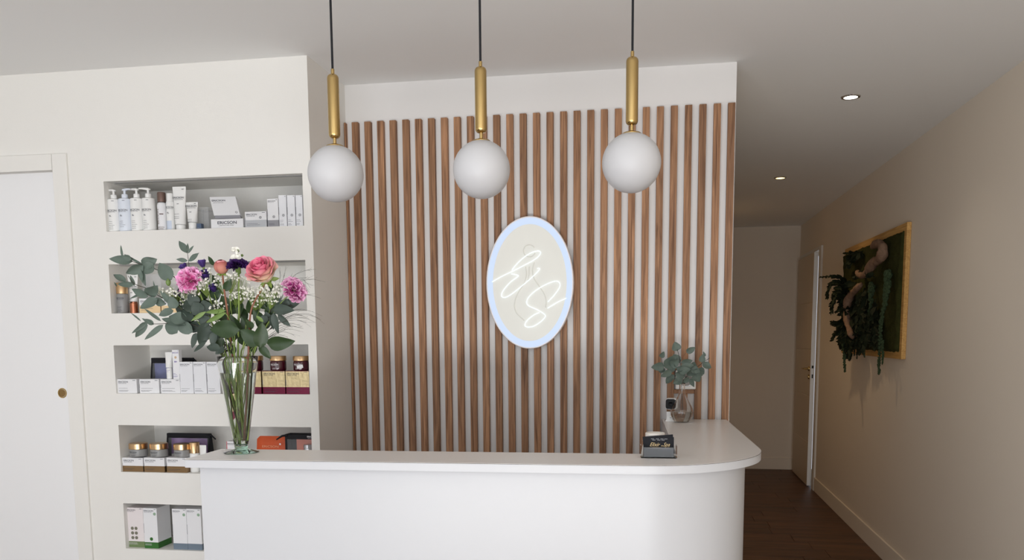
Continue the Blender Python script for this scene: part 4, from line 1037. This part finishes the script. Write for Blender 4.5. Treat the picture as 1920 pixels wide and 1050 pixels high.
leaves(e3, [(306,609,271,637,11,-.05), (275,603,254,633,15,-.05), (274,606,247,625,8,-.05), (287,608,265,597,7,-.045), (288,609,272,598,10,-.045), (302,602,271,579,6.5,-.04), (264,602,245,586,3.5,-.045), (350,602,316,592,26,-.035), (347,610,303,597,18,-.04), (332,625,310,606,22,-.04), (362,622,325,602,24,-.03)], YV, M['leaf_euc'], seed=8, round_=.6)
e4 = bt('eucalyptus_branch', 'upright eucalyptus sprig with narrow leaves above the pink carnation', 'branch')
full_stem(e4, [(351, 470, .01), (354, 495, .01), (358, 540, .01), (385, 600, .005), (428, 650, 0)], 3, (.0007, .0018), 'twig')
leaves(e4, [(352,475,335,451,13,.01), (351,473,352,456,6,.01), (353,475,363,460,5,.01), (354,490,374,474,10,.01), (352,489,330,486,8,.01)], YV, M['leaf_euc'], seed=11, round_=.35)
e5 = bt('eucalyptus_branch', 'dark eucalyptus branch hanging in front of the vase rim', 'branch')
full_stem(e5, [(372, 640, -.05), (380, 612, -.05), (398, 598, -.045), (420, 625, -.03), (436, 655, -.01)], 4, (.0009, .002), 'twig')
leaves(e5, [(368,624,360,653,12,-.055), (385,604,376,650,26,-.05), (386,640,363,660,8,-.05), (413,655,387,649,17,-.06), (402,622,398,650,15,-.05), (395,606,372,598,22,-.045), (362,585,348,562,24,-.03), (378,590,362,566,26,-.03), (392,592,380,562,26,-.025), (372,572,352,552,22,-.02), (358,604,342,580,22,-.03), (405,640,398,618,18,-.045)], YV, M['leaf_dark'], seed=13, round_=.65)
e6 = bt('eucalyptus_branch', 'grey green eucalyptus branch under the magenta carnation', 'branch')
full_stem(e6, [(548, 572, -.02), (528, 578, -.02), (505, 596, -.015), (478, 640, -.01)], 5, (.0009, .002), 'twig')
leaves(e6, [(518,577,563,566,22,-.02), (512,580,552,582,20,-.03), (513,586,521,626,14,-.03), (508,590,513,618,12,-.03), (521,590,545,612,12,-.025), (500,592,492,606,16,-.02), (512,574,526,556,16,-.01), (535,576,538,560,14,-.02), (505,604,498,584,14,-.01)], YV, M['leaf_dark'], seed=17, round_=.6)
# leafy rose foliage
r1 = bt('leafy_stem', 'stem of broad deep green leaves spreading over the vase rim', 'foliage')
full_stem(r1, [(462, 600, -.03), (460, 625, -.03), (456, 650, -.025)], 6, (.0018, .0028), 'stem')
leaves(r1, [(449,617,392,617,34,-.065), (487,646,451,618,30,-.055), (487,652,492,604,27,-.06), (501,645,553,640,27,-.06), (486,648,508,673,15,-.05), (474,616,460,600,14,-.05), (452,622,432,590,16,-.03)], YV, M['leaf_rose'], seed=19, round_=.62)
r2 = bt('leafy_stem', 'stem of dark leaves filling the heart of the bouquet', 'foliage')
full_stem(r2, [(428, 520, 0), (432, 570, 0), (440, 630, 0)], 7, (.0012, .0024), 'stem')
leaves(r2, [(402,498,390,480,9,.0), (421,546,434,522,15,-.03), (410,560,396,534,22,.01), (430,585,415,553,24,.0), (452,590,436,556,24,.02), (480,592,466,560,26,.02), (500,580,486,552,22,.02), (470,622,452,594,24,.0), (440,640,418,602,26,.01), (426,604,404,574,24,.0), (388,560,368,540,22,.02), (410,536,398,515,16,.02), (464,650,444,622,22,.01), (484,616,498,590,20,.0), (507,530,508,545,10,-.01), (452,572,428,590,14,.02), (400,585,380,560,22,.01), (478,574,500,562,14,.01), (346,575,334,558,20,.0), (368,600,352,580,24,-.01), (418,650,402,630,20,-.02), (478,662,470,640,14,.0), (440,664,428,642,16,.01)], YV, M['leaf_rose'], seed=23, round_=.5)
r3 = bt('leafy_stem', 'stem with slender pale green leaves arching over the dark foliage', 'foliage')
full_stem(r3, [(404, 582, -.05), (425, 590, -.045), (440, 630, -.03)], 8, (.0012, .002), 'stem')
leaves(r3, [(424,582,384,586,9,-.055), (386,584,358,602,8,-.055), (424,586,384,606,9,-.05), (494,604,480,592,7,-.055), (418,576,408,592,8,-.05)], YV, M['leaf_pale'], seed=29, round_=.2)

r4 = bt('eucalyptus_branch', 'dense dark eucalyptus branch filling the side toward the door', 'branch')
full_stem(r4, [(336, 566, .0), (362, 590, .0), (398, 626, 0), (432, 655, 0)], 9, (.0010, .002), 'twig')
leaves(r4, [(352,586,330,566,26,.0), (366,596,340,600,22,.0), (376,604,352,622,22,-.01), (362,580,376,556,24,.01), (380,600,394,574,24,.01), (396,622,374,630,24,0), (340,570,322,552,20,.01), (388,584,404,562,22,.02), (408,634,420,606,26,.02), (398,560,412,544,18,.02), (372,562,388,546,18,.02), (420,650,404,664,14,-.02), (414,600,430,580,22,.03), (348,556,334,540,16,.02)], YV, M['leaf_dark'], seed=43, round_=.65)
r5 = bt('leafy_stem', 'stem of deep green leaves on the slat side of the bouquet', 'foliage')
full_stem(r5, [(512, 574, .01), (494, 604, .01), (470, 650, 0)], 24, (.0010, .002), 'stem')
leaves(r5, [(500,596,518,566,20,.01), (492,604,474,580,20,.02), (488,612,512,600,18,.01), (474,640,496,622,20,.02), (462,602,452,574,18,.03), (482,578,468,548,18,.03), (508,584,500,558,16,.02), (494,560,512,540,14,.02), (446,636,462,612,18,.03), (430,640,444,616,18,.03)], YV, M['leaf_rose'], seed=47, round_=.5)

# petals
def lerp(a, b, t): return tuple(a[i] + (b[i]-a[i])*t for i in range(3))
def frame(center, axis):
    axis = Vector(axis).normalized(); x = axis.orthogonal().normalized(); y = axis.cross(x)
    return Matrix(((x.x,y.x,axis.x,center.x),(x.y,y.y,axis.y,center.y),(x.z,y.z,axis.z,center.z),(0,0,0,1)))
def cup_petal(th0, half, rb, rt, H, curl, edge, base, rim, lift=0.0, point=.12, power=.55):
    def fn(u, v):
        s_ = 2*u - 1; th = th0 + s_*half*(.55 + .45*sin(pi*min(v*.75 + .12, 1)))
        r = rb + (rt - rb) * v**power + curl * max(0, v - .68)**1.5 * 6 * rt
        z = lift + H * (v - point*s_*s_*v) - curl * max(0, v - .78)**1.3 * 3 * H
        r *= 1 + .03*sin(7*th + 3*v)
        return (r*cos(th), r*sin(th), z)
    def cf(u, v):
        e = max(v**2.2, abs(2*u-1)**4 * .8)
        return lerp(base, rim, min(1, e))
    return fn, cf
def rose(label, cx, cy, Y, dia_px, axis, cols, n_out=5, stemtop=None, k=9, name='rose', stem_m='stem_red', closed=False):
    c = P(cx, cy, Y=Y); R = dia_px * Y / FPX / 2
    t = bt(name, label, 'flower')
    F = frame(c, axis) @ Matrix.Translation(Vector((0, 0, -R*.95)))
    H = R * 1.75
    rnd = random.Random(k)
    cream, blush, pink, deep = cols
    rings = [(3, .12, .95, 0, deep, deep, 1.5), (3, .22, .97, .01, deep, pink, 1.3), (4, .33, .99, .02, deep, pink, 1.1), (4, .45, 1.0, .03, pink, deep, 1.05), (5, .58, .99, .05, pink, pink, .95), (5, .72, .95, .09, blush, pink, .9), (5, .86, .88, .13, cream, pink, .85), (n_out, .97, .78, .18, cream, lerp(blush, pink, .7), .80), (n_out, 1.02, .60, .15, cream, lerp(cream, pink, .45), .74)]
    if closed: rings = [(3, .45, 1.0, -.05, deep, pink, 1.3), (4, .8, .96, -.12, pink, pink, 1.0), (4, 1.0, .86, -.12, blush, deep, .8)]
    for ri, (n_, rr, hh_, curl, cb, cr, half) in enumerate(rings):
        for j in range(n_):
            th = 2*pi*j/n_ + ri*.7 + rnd.uniform(-.1, .1)
            fn, cf = cup_petal(th, half, R*.12, R*rr*rnd.uniform(.95, 1.03), H*hh_*rnd.uniform(.97, 1.02), curl, 0, s2l(cb), s2l(cr), point=.14)
            if closed:
                def fn(u, v, th=th, rr=rr, hh_=hh_, half=half):
                    s_ = 2*u - 1; q_ = pi*(.06 + .84*v*(1 - .10*s_*s_)*min(1, hh_ + .05)); t_ = th + s_*half*(.75 + .5*v)
                    r_ = R*(.86 + .14*rr)*sin(q_); return (r_*cos(t_), r_*sin(t_), R*.98*(1 - cos(q_)))
            mb = MB(); mb.grid(fn, 10, 8, cf, F); mb.build('petal', M['petal'], t, True, world=True)
    mb = MB(); mb.sphere((0, 0, R*.02), R*.30, 12, 8, F); 
    for j in range(5):
        a = 2*pi*j/5; p0 = F @ Vector((R*.2*cos(a), R*.2*sin(a), .0)); p1 = F @ Vector((R*.85*cos(a), R*.85*sin(a), -R*.12)); leaf_mb(mb, p0, p1, R*.3)
    mb.build('calyx', M['stem'], t, True, world=True)
    b = F @ Vector((0, 0, 0)); 
    # pixel of the calyx
    v_ = b - EYE; bx = 960 + FPX * v_.dot(RIGHT) / v_.dot(FWD); by = PY + FPX * v_.dot(DOWN) / v_.dot(FWD)
    full_stem(t, [(bx, by, b.y - YV)] + (stemtop or []), k, (.0026, .0036), stem_m)
    return t
rose('large pink and cream rose, the widest bloom of the bouquet', 490.5, 507, YV - .035, 56, (-.10, -.72, .68),
     ((252, 244, 208), (251, 204, 200), (244, 142, 168), (232, 104, 140)), stemtop=[(473, 575, -.03), (467, 625, -.02)], k=10)
rose('closed dusky pink peony bud beside the purple bloom', 415, 500.5, YV - .03, 29, (.06, -.35, .93),
     ((196, 120, 108), (212, 150, 128), (236, 160, 166), (170, 84, 84)), stemtop=[(420, 540, -.03), (427, 590, -.03)], k=11, name='peony_bud', closed=True)

def carnation(label, cx, cy, Y, wpx, axis, ca, cb, k, flat=1.0, n=46, stemtop=None, name='carnation', frill=.16):
    c = P(cx, cy, Y=Y); R = wpx * Y / FPX / 2
    t = bt(name, label, 'flower'); F = frame(c, axis); rnd = random.Random(k)
    mb = MB()
    for j in range(n):
        f_ = (j + .5) / n; ph = math.acos(1 - f_ * 1.05) if f_ < .99 else 1.6; th = j * 2.39996
        ph = min(ph, 1.62); L = R * rnd.uniform(.9, 1.06); wid = R * rnd.uniform(.36, .5)
        d = Vector((sin(ph)*cos(th), sin(ph)*sin(th), cos(ph)*flat))
        sdv = Vector((-sin(th), cos(th), 0)); tw = rnd.uniform(-.9, .9); nn = d.cross(sdv).normalized(); sdv = (sdv*cos(tw) + nn*sin(tw)).normalized(); nn = d.cross(sdv).normalized()
        o0 = Vector((0, 0, -R*.35*flat)); c0 = lerp(ca, cb, rnd.uniform(0, .35)); ph0 = rnd.uniform(0, 6)
        def fn(u, v, d=d, sdv=sdv, nn=nn, L=L, wid=wid, ph0=ph0):
            s_ = 2*u - 1
            return o0 + d*((L + R*.3)*(.25 + .75*v)*(1 - .10*s_*s_*v + .05*sin(13*u + ph0)*v)) + sdv*(s_*wid*(.2 + .8*v)) + nn*(frill*R*v*v*sin(9*u + ph0))
        mb.grid(fn, 7, 3, lambda u, v, c0=c0: s2l(lerp(lerp(c0, ca, .6), c0 if v < .9 else cb, v)), F)
    mb.build('bloom', M['petal'], t, SM, world=True, kind='stuff')
    mb = MB(); mb.lathe([(R*.12, -R*1.05), (R*.26, -R*.95), (R*.30, -R*.55), (R*.42, -R*.25)], 14, F); mb.build('calyx', M['leaf_pale'], t, True, world=True)
    b = F @ Vector((0, 0, -R*1.05)); v_ = b - EYE
    bx = 960 + FPX * v_.dot(RIGHT) / v_.dot(FWD); by = PY + FPX * v_.dot(DOWN) / v_.dot(FWD)
    full_stem(t, [(bx, by, b.y - YV)] + (stemtop or []), k, (.0020, .0034), 'stem')
carnation('bright pink ruffled carnation over the eucalyptus', 353, 523, YV - .035, 45, (-.25, -.78, .50), (232, 118, 184), (252, 200, 232), 12, stemtop=[(385, 575, -.02)], n=54)
carnation('magenta carnation turned sideways near the slat wall end', 553, 541.5, YV - .03, 42, (.72, -.45, .42), (188, 74, 148), (240, 190, 218), 13, flat=.8, stemtop=[(515, 585, -.02)], n=48)
carnation('dark purple carnation between the peony bud and the rose', 444.5, 496, YV - .02, 37, (.0, -.30, .95), (38, 16, 62), (70, 34, 104), 14, flat=.6, stemtop=[(448, 560, -.01)], n=44)
def purple_bud(label, cx, cy, Y, wpx, axis, k, stemtop=None):
    c = P(cx, cy, Y=Y); R = wpx * Y / FPX / 2
    t = bt('lisianthus_bud', label, 'flower'); F = frame(c, axis) @ Matrix.Translation(Vector((0, 0, -R)))
    for j in range(6):
        fn, cf = cup_petal(j*pi/3, .85, R*.15, R*(.75 + .25*(j % 2)), R*2*(1 - .08*(j % 2)), .06, 0, s2l((52, 34, 92)), s2l((86, 62, 140)))
        mb = MB(); mb.grid(fn, 8, 6, cf, F); mb.build('petal', M['petal'], t, True, world=True)
    mb = MB(); mb.lathe([(R*.1, -R*.4), (R*.28, -R*.2), (R*.3, R*.15)], 10, F); mb.build('calyx', M['stem'], t, True, world=True)
    full_stem(t, [(cx + 2, cy + wpx*.6, Y - YV)] + (stemtop or []), k, (.001, .0016), 'stem')
purple_bud('violet bud standing up beside the eucalyptus sprig', 379, 494, YV - .01, 17, (-.15, -.25, 1), 15, [(388, 540, 0)])
purple_bud('violet bud partly behind the pink carnation', 345, 502, YV + .01, 17, (-.5, -.2, .8), 16, [(372, 550, .01)])
purple_bud('dark violet bloom under the upright violet bud', 385, 517, YV - .005, 22, (.1, -.6, .7), 17, [(395, 560, 0)])
purple_bud('dark violet bloom deep between stem and white sprays', 400, 541, YV + .005, 17, (.0, -.6, .7), 18, [(410, 580, 0)])
purple_bud('dark violet bloom under the pink carnation', 333, 552, YV + .0, 14, (-.3, -.6, .7), 25, [(370, 590, 0)])
# green bud
t = bt('green_bud', 'pale green closed bud beside the pink carnation', 'flower')
mb = MB(); c = P(315.5, 529, Y=YV - .03); mb.sphere(c, .0075, 12, 8, None, (1, 1, 1.55)); mb.build('bud', M['leaf_pale'], t, True, world=True)
full_stem(t, [(318, 536, -.03), (345, 570, -.02)], 26, (.0009, .0016), 'stem')
# white stock on top
t = bt('stock_flower', 'white flower head topping the bouquet', 'flower')
rnd = random.Random(4); mb = MB(); gm = MB()
for j in range(13):
    c = P(443 + rnd.uniform(-11, 12), 474 + rnd.uniform(-9, 10), Y=YV - .01 + rnd.uniform(-.012, .012)); a0 = rnd.uniform(0, 6); r_ = rnd.uniform(.0055, .0085)
    ax = Vector((rnd.uniform(-.6, .6), -.8, rnd.uniform(-.1, .9))); F = frame(c, ax)
    if j % 4 == 3: gm.sphere(c, .0042, 8, 6); continue
    for q_ in range(5):
        a = a0 + q_*2*pi/5; mb.grid(lambda u, v, a=a, r_=r_: (r_*v*cos(a + (u-.5)*1.3), r_*v*sin(a + (u-.5)*1.3), .0035*v*v + .0008*sin(u*12)), 4, 3, None, F)
mb.build('blossoms', M['blossom'], t, SM, world=True, kind='stuff'); gm.build('bud', M['leaf_pale'], t, True, world=True)
full_stem(t, [(444, 486, -.01), (447, 530, 0), (449, 590, 0)], 19, (.0018, .0024), 'stem_pale')
# gypsophila sprays
gyp = [('white spray of tiny blossoms below the pink carnation', [(318, 548, 20, 9), (300, 545, 8, 7)], (360, 600)),
       ('white spray of tiny blossoms right under the pink petals', [(356, 548, 24, 8), (345, 565, 8, 14)], (385, 600)),
       ('white spray of tiny blossoms beside the violet bloom', [(381, 532, 14, 12), (390, 510, 10, 8)], (405, 590)),
       ('white spray of tiny blossoms behind the peony stem', [(412, 525, 14, 14), (434, 520, 14, 12)], (430, 590)),
       ('thick white spray in the middle of the bouquet', [(450, 540, 24, 22), (440, 552, 12, 14)], (446, 610)),
       ('white spray of tiny blossoms under the large rose', [(482, 556, 20, 20), (496, 545, 14, 12)], (470, 620)),
       ('white spray of tiny blossoms low beside the peony stem', [(412, 572, 14, 9), (398, 578, 6, 6)], (425, 620)),
       ('white spray of tiny blossoms toward the magenta carnation', [(512, 556, 14, 16), (520, 540, 10, 10)], (495, 610))]
def tiny(mb, c, r, rnd):
    ax = Vector((rnd.uniform(-.7, .7), -1, rnd.uniform(-.5, .9))); F = frame(c, ax); a0 = rnd.uniform(0, 6)
    n = 5; vs = [F @ Vector((0, 0, .0))]
    for q_ in range(n):
        for da, rr, zz_ in ((-.5, .75, .25), (0, 1.0, .4), (.5, .75, .25)):
            a = a0 + q_*2*pi/n + da; vs.append(F @ Vector((r*rr*cos(a), r*rr*sin(a), r*zz_)))
    mb.add(vs, [(0, 1+3*q_, 2+3*q_, 3+3*q_) for q_ in range(n)])
    mb.sphere(F @ Vector((0, 0, r*.2)), r*.45, 6, 4)
for gi, (lab, blobs, foot) in enumerate(gyp):
    t = bt('gypsophila_spray', lab, 'flower'); rnd = random.Random(100 + gi); mb = MB(); sm_ = MB()
    ft = P(foot[0], foot[1], Y=YV)
    for (cx, cy, rx, ry) in blobs:
        cnt = int(rx*ry*.26) + 12; hubY = YV + rnd.uniform(-.02, .02); hub = P(cx + (foot[0]-cx)*.35, cy + (foot[1]-cy)*.45, Y=hubY)
        sm_.tube([ft, (ft + hub)/2 + Vector((0, .004, 0)), hub], .0006, 5)
        for j in range(cnt):
            a = rnd.uniform(0, 2*pi); q_ = sqrt(rnd.random()); c = P(cx + rx*q_*cos(a), cy + ry*q_*sin(a), Y=hubY + rnd.uniform(-.03, .025))
            tiny(mb, c, rnd.uniform(.0028, .0046), rnd)
            sm_.tube([hub, (hub + c)/2 + Vector((rnd.uniform(-.004, .004), 0, rnd.uniform(-.004, .004))), c], .00028, 3, cap=False)
    mb.build('blossoms', M['blossom'], t, False, world=True, kind='stuff')
    sm_.build('twigs', M['stem'], t, False, world=True, kind='stuff')
    full_stem(t, [(foot[0], foot[1], 0)], 20 + gi, (.0012, .0016), 'stem_pale' if gi in (4, 5) else 'stem')
# fine dark grass sprays
pan = [('wispy dark grass spray arching towards the slats', [[(588, 585), (560, 580), (530, 592)], [(602, 600), (575, 588), (540, 594)], [(592, 605), (568, 596), (535, 600)], [(575, 605), (555, 600), (530, 604)], [(566, 612), (545, 606), (528, 610)], [(580, 598), (556, 590), (532, 597)], [(562, 592), (548, 588), (525, 598)], [(596, 596), (570, 590), (538, 597)]], (505, 618)),
       ('wispy dark grass spray behind the magenta carnation', [[(584, 505), (565, 510), (545, 525)], [(603, 527), (580, 524), (556, 535)], [(582, 540), (574, 530), (560, 528)], [(580, 521), (560, 522), (540, 532)], [(597, 558), (578, 553), (556, 556)], [(576, 546), (570, 535), (558, 532)]], (515, 590)),
       ('thin upright grass spray between rose and magenta carnation', [[(536, 499), (532, 520), (522, 545)], [(526, 508), (524, 528), (518, 550)], [(541, 520), (532, 533), (520, 552)], [(513, 520), (516, 538), (516, 555)], [(548, 515), (538, 530), (524, 548)], [(533, 512), (529, 530), (519, 550)]], (500, 600)),
       ('low wispy grass spray above the gold lids', [[(569, 616), (545, 612), (520, 622)], [(562, 621), (540, 617), (516, 626)], [(552, 628), (530, 622), (512, 630)], [(556, 612), (534, 612), (514, 622)], [(540, 632), (522, 628), (508, 632)]], (492, 640))]
for gi, (lab, arcs, foot) in enumerate(pan):
    t = bt('grass_spray', lab, 'grass'); rnd = random.Random(60 + gi); mb = MB()
    for arc in arcs:
        dpt = rnd.uniform(-.03, .03); pts = catmull(path([(x, y, dpt) for x, y in arc] + [(foot[0], foot[1], 0)], YV), 6)
        mb.tube(pts, [.00022 + .0005*i/len(pts) for i in range(len(pts))], 4, cap=False)
        for j in range(5):
            i = rnd.randrange(1, len(pts) - 4); p0 = pts[i]; d = (pts[max(0, i-2)] - pts[i+1]).normalized(); L_ = rnd.uniform(.012, .03)
            e = p0 + d*L_ + Vector((rnd.uniform(-.3, .3), rnd.uniform(-.4, .4), rnd.uniform(-.45, .45)))*L_
            mb.tube([p0, (p0 + e)/2 + d*.002, e], .0002, 3, cap=False)
    mb.build('blades', M['twig'], t, False, world=True, kind='stuff')
    full_stem(t, [(foot[0], foot[1], 0)], 30 + gi, (.0008, .0014), 'stem')

# ------------------------------------------------------------------ small vase with eucalyptus
YB2 = 3.452
sq_ = P(1278, 790, Y=YB2)
sv = thing('bud_vase', 'small round smoked glass vase at the far end of the desk', 'vase', (sq_.x, YB2, ZT))
prof = [(.0001, .0004), (.026, .0004), (.030, .002), (.0385, .012), (.0455, .030), (.0450, .046), (.0385, .064), (.0285, .082), (.0190, .100), (.0130, .120), (.0112, .140), (.0122, .157)]
inner = [(max(r - .002, .0001), z + .0015 if z < .01 else z) for r, z in prof][::-1]
inner = [(.0114, .1578)] + inner[0:]
mb = MB(); pc_ = [(p[0], 0, p[1]) for p in prof]; sm1 = [(v.x, v.z) for v in catmull(pc_[2:], 3)]
outer = [(.0001, .0004), (.026, .0004)] + sm1; inn = [(max(r - .0022, .0002), z) for r, z in sm1[::-1]] + [(.026, .0035), (.0001, .0032)]
mb.lathe(outer + inn, 40); mb.build('bowl', M['glass_smoke'], sv, True)
mb = MB(); mb.lathe([(.0001, .0038), (.0262, .0040)] + [(r - .0026, z) for r, z in sm1 if .004 < z < .042] + [(.0422, .0425), (.0001, .0425)], 32); mb.build('water', M['water'], sv, SM)
def st2(t, pts, r=.0012): return stem(t, pts + [(1278, 722), (1279, 745), (1280, 777)], YB2, r, M['twig'])
s1 = thing('eucalyptus_sprig', 'round leaved eucalyptus sprig reaching up and to the desk side', 'branch', (sq_.x, YB2, ZT + .02))
st2(s1, [(1270, 655), (1274, 672), (1277, 695)])
leaves(s1, [(1270,658,1265,641,16,0), (1287,661,1304,651,11,.01), (1239,671,1245,659,10,-.01), (1246,686,1221,689,15,-.02), (1242,688,1239,700,13,-.01), (1247,690,1268,667,22,-.02), (1257,686,1273,676,16,-.02), (1259,696,1239,706,12,-.03), (1264,703,1248,719,14,-.03), (1279,711,1262,719,14,-.03), (1275,680,1262,664,14,0), (1266,694,1252,684,16,-.02)], YB2, M['leaf_euc'], seed=31, round_=.8)
mb = MB(); mb.tube(path([(1244, 686, -.01), (1255, 692, -.01), (1268, 704, 0), (1277, 716, 0)], YB2), .0009, 6); mb.tube(path([(1240, 672, -.01), (1243, 684, -.01)], YB2), .0007, 5); mb.tube(path([(1285, 662, .01), (1276, 676, 0)], YB2), .0007, 5); mb.build('twig', M['stem_red'], s1, True, world=True)
s2_ = thing('eucalyptus_sprig', 'round leaved eucalyptus sprig leaning toward the socket', 'branch', (sq_.x, YB2, ZT + .02))
st2(s2_, [(1331, 671), (1315, 682), (1296, 698), (1283, 712)], .0010)
leaves(s2_, [(1277,680,1299,676,11,-.02), (1276,690,1302,684,13,-.03), (1282,695,1268,690,13,-.03), (1273,697,1295,692,14,-.04), (1296,690,1313,698,13,-.02), (1294,684,1308,692,16,-.01), (1284,706,1266,700,20,-.03), (1306,698,1318,704,14,-.01), (1302,700,1312,716,17,-.01), (1292,708,1280,718,10,-.02), (1294,710,1302,726,9,-.02), (1316,680,1318,664,11,-.01), (1323,668,1318,659,4,0), (1317,682,1334,690,13,-.01), (1300,694,1288,704,15,-.02), (1311,690,1320,702,12,0)], YB2, M['leaf_euc'], seed=37, round_=.8)
mb = MB(); mb.tube(path([(1316, 682, -.01), (1322, 668, -.01)], YB2), .0006, 5); mb.build('twig', M['twig'], s2_, True, world=True)

# ------------------------------------------------------------------ moss picture
PXF = 1.402; Y0, Y1, Z0, Z1 = 5.225, 6.845, 1.268, 2.050
art = thing('moss_picture', 'framed moss picture with driftwood on the hall wall', 'picture', (WX1 - .0005, (Y0 + Y1)/2, (Z0 + Z1)/2))
fw = .045
def wbx(name, m, *a, **k): mb = MB(); mb.bbox(*a, .0015); return mb.build(name, m, art, world=True, **k)
wbx('frame_rail', M['oak_frame'], PXF, WX1 - .001, Y0, Y1, Z1 - fw, Z1); wbx('frame_rail', M['oak_frame'], PXF, WX1 - .001, Y0, Y1, Z0, Z0 + fw)
wbx('frame_stile', M['oak_frame'], PXF, WX1 - .001, Y0, Y0 + fw, Z0 + fw + .0003, Z1 - fw - .0003); wbx('frame_stile', M['oak_frame'], PXF, WX1 - .001, Y1 - fw, Y1, Z0 + fw + .0003, Z1 - fw - .0003)
mb = MB()
def mossf(u, v):
    y = Y0 + fw*.9 + u*(Y1 - Y0 - fw*.75); z = Z0 + fw*.75 + v*(Z1 - Z0 - fw*1.6)
    n_ = noise.noise(Vector((y*4, z*4, 1))) * .5 + noise.noise(Vector((y*14, z*14, 5))) * .3 + noise.noise(Vector((y*45, z*45, 9))) * .2
    e = min(u, 1-u, v, 1-v); d = .012 + .02*max(-.4, n_) + .014
    d *= min(1, e/.02)
    return (PXF + .012 - d, y + .012*n_, z + .012*noise.noise(Vector((z*20, y*20, 3))))
mb.grid(mossf, 130, 70); mb.build('moss', M['moss'], art, True, world=True, kind='stuff')
def wp(x, y, d=0.0):                 # a point of the picture plane, d metres in front of it
    q = P(x, y, X=PXF - d); return q
def driftwood(pts, r, label=None):
    mb = MB(); c = catmull([wp(*p) for p in pts], 8); rs = []; r *= .58
    for i in range(len(c)):
        f_ = i/(len(c)-1); rs.append(r*(.55 + .75*sin(pi*min(1, f_*.9 + .1))) * (1 + .12*sin(f_*23)))
    mb.tube(c, rs, 10)
    mb.v = [p + Vector((noise.noise(p*30), noise.noise(p*30 + Vector((5,0,0))), noise.noise(p*30 + Vector((0,5,0)))))*.008 for p in mb.v]
    return mb.build('driftwood', M['driftwood'], art, True, world=True)
driftwood([(1636, 462, .05), (1646, 456, .06), (1655, 462, .06), (1655, 476, .06), (1648, 487, .06), (1638, 492, .065), (1630, 504, .07), (1622, 514, .07), (1612, 516, .07), (1607, 510, .06)], .040)
driftwood([(1614, 534, .06), (1604, 544, .07), (1594, 556, .08), (1588, 572, .09), (1588, 592, .09), (1591, 612, .09), (1596, 628, .09), (1597, 634, .08)], .036)
rnd = random.Random(12)
def frond(pts, wd, n=16, m='fern'):
    mb = MB(); c = catmull([wp(*p) for p in pts], 8); mb.tube(c, .004, 5); N = len(c)
    for i in range(2, N):
        d = (c[i] - c[i-1]).normalized(); f_ = i/N; L_ = wd*(1.15 - .7*f_)
        for s_ in (-1, 1):
            sd = Vector((rnd.uniform(-.5, .1), s_*.9, rnd.uniform(-.5, .3))).normalized(); e = c[i] + (d*.6 + sd)*L_
            leaf_mb(mb, c[i], e, L_*.5, rnd.uniform(-1, 1), .2, .1, .4, 3)
    mb.build('fern_frond', M[m], art, False, world=True)
frond([(1590, 530, .06), (1575, 520, .12), (1560, 518, .16), (1538, 520, .2)], .05)
frond([(1592, 540, .06), (1576, 530, .12), (1562, 532, .16), (1553, 545, .18), (1552, 556, .18)], .06)
frond([(1594, 550, .06), (1580, 548, .12), (1568, 556, .15), (1562, 570, .16), (1560, 584, .16)], .07)
frond([(1592, 560, .06), (1582, 572, .10), (1572, 582, .13)], .07)
frond([(1592, 600, .06), (1580, 605, .1), (1568, 606, .13), (1562, 604, .14)], .07)
frond([(1592, 610, .06), (1580, 620, .1), (1570, 625, .12), (1562, 636, .13)], .07)
frond([(1594, 616, .06), (1584, 632, .09), (1574, 640, .11)], .07)
frond([(1598, 600, .05), (1588, 640, .08), (1586, 656, .09)], .08)
frond([(1610, 476, .03), (1596, 474, .06), (1584, 474, .08)], .05)
frond([(1620, 540, .04), (1612, 580, .06), (1608, 610, .07)], .09)
frond([(1640, 520, .04), (1622, 512, .06), (1605, 520, .07)], .08)
frond([(1626, 545, .04), (1620, 590, .06), (1630, 640, .06)], .09)
frond([(1642, 560, .04), (1640, 600, .05), (1636, 640, .05)], .08)
frond([(1600, 560, .05), (1600, 610, .06), (1604, 650, .06)], .09)
def strand(pts, r, m='strand'):
    mb = MB(); c = catmull([wp(*p) for p in pts], 10); mb.tube(c, .003, 5); N = len(c)
    for i in range(N):
        f_ = i/N; k_ = r*(1 - .55*f_)
        for j in range(4):
            mb.sphere(c[i] + Vector((rnd.uniform(-1, .3), rnd.uniform(-1, 1), rnd.uniform(-1, 1)))*k_*.7, k_*rnd.uniform(.45, .7), 6, 4)
    mb.build('hanging_strand', M[m], art, False, world=True)
for (xa, ya, xb, yb, d_) in ((1596,556,1580,566,.08),(1594,580,1576,590,.09),(1592,596,1574,618,.09),(1594,620,1578,650,.08),(1600,630,1594,668,.07),(1612,600,1612,660,.06),(1624,600,1618,655,.06),(1634,596,1640,648,.05),(1646,590,1648,646,.05),(1618,560,1626,600,.06),(1606,530,1588,536,.08),(1590,545,1570,540,.12),(1600,480,1590,500,.05),(1618,470,1600,490,.04),(1630,575,1640,615,.05)):
    frond([(xa, ya, d_*.6), ((xa+xb)/2 + rnd.uniform(-3, 3), (ya+yb)/2 - 2, d_), (xb, yb, d_)], .085)
strand([(1665, 520, .04), (1662, 560, .05), (1654, 600, .05), (1651, 640, .05), (1649, 680, .05), (1649, 700, .05)], .020)
strand([(1668, 516, .04), (1664, 545, .05), (1660, 560, .05)], .03)
strand([(1655, 640, .04), (1656, 665, .05), (1655, 682, .05)], .013)
strand([(1584, 646, .09), (1584, 670, .1), (1585, 697, .1)], .018)
strand([(1589, 648, .08), (1590, 672, .08)], .012, 'fern')
strand([(1603, 640, .05), (1602, 666, .05)], .011, 'fern')
strand([(1608, 640, .05), (1607, 672, .05)], .010, 'fern')
strand([(1622, 630, .05), (1621, 670, .05)], .012)
strand([(1636, 535, .04), (1634, 570, .05), (1630, 600, .05)], .024, 'strand')
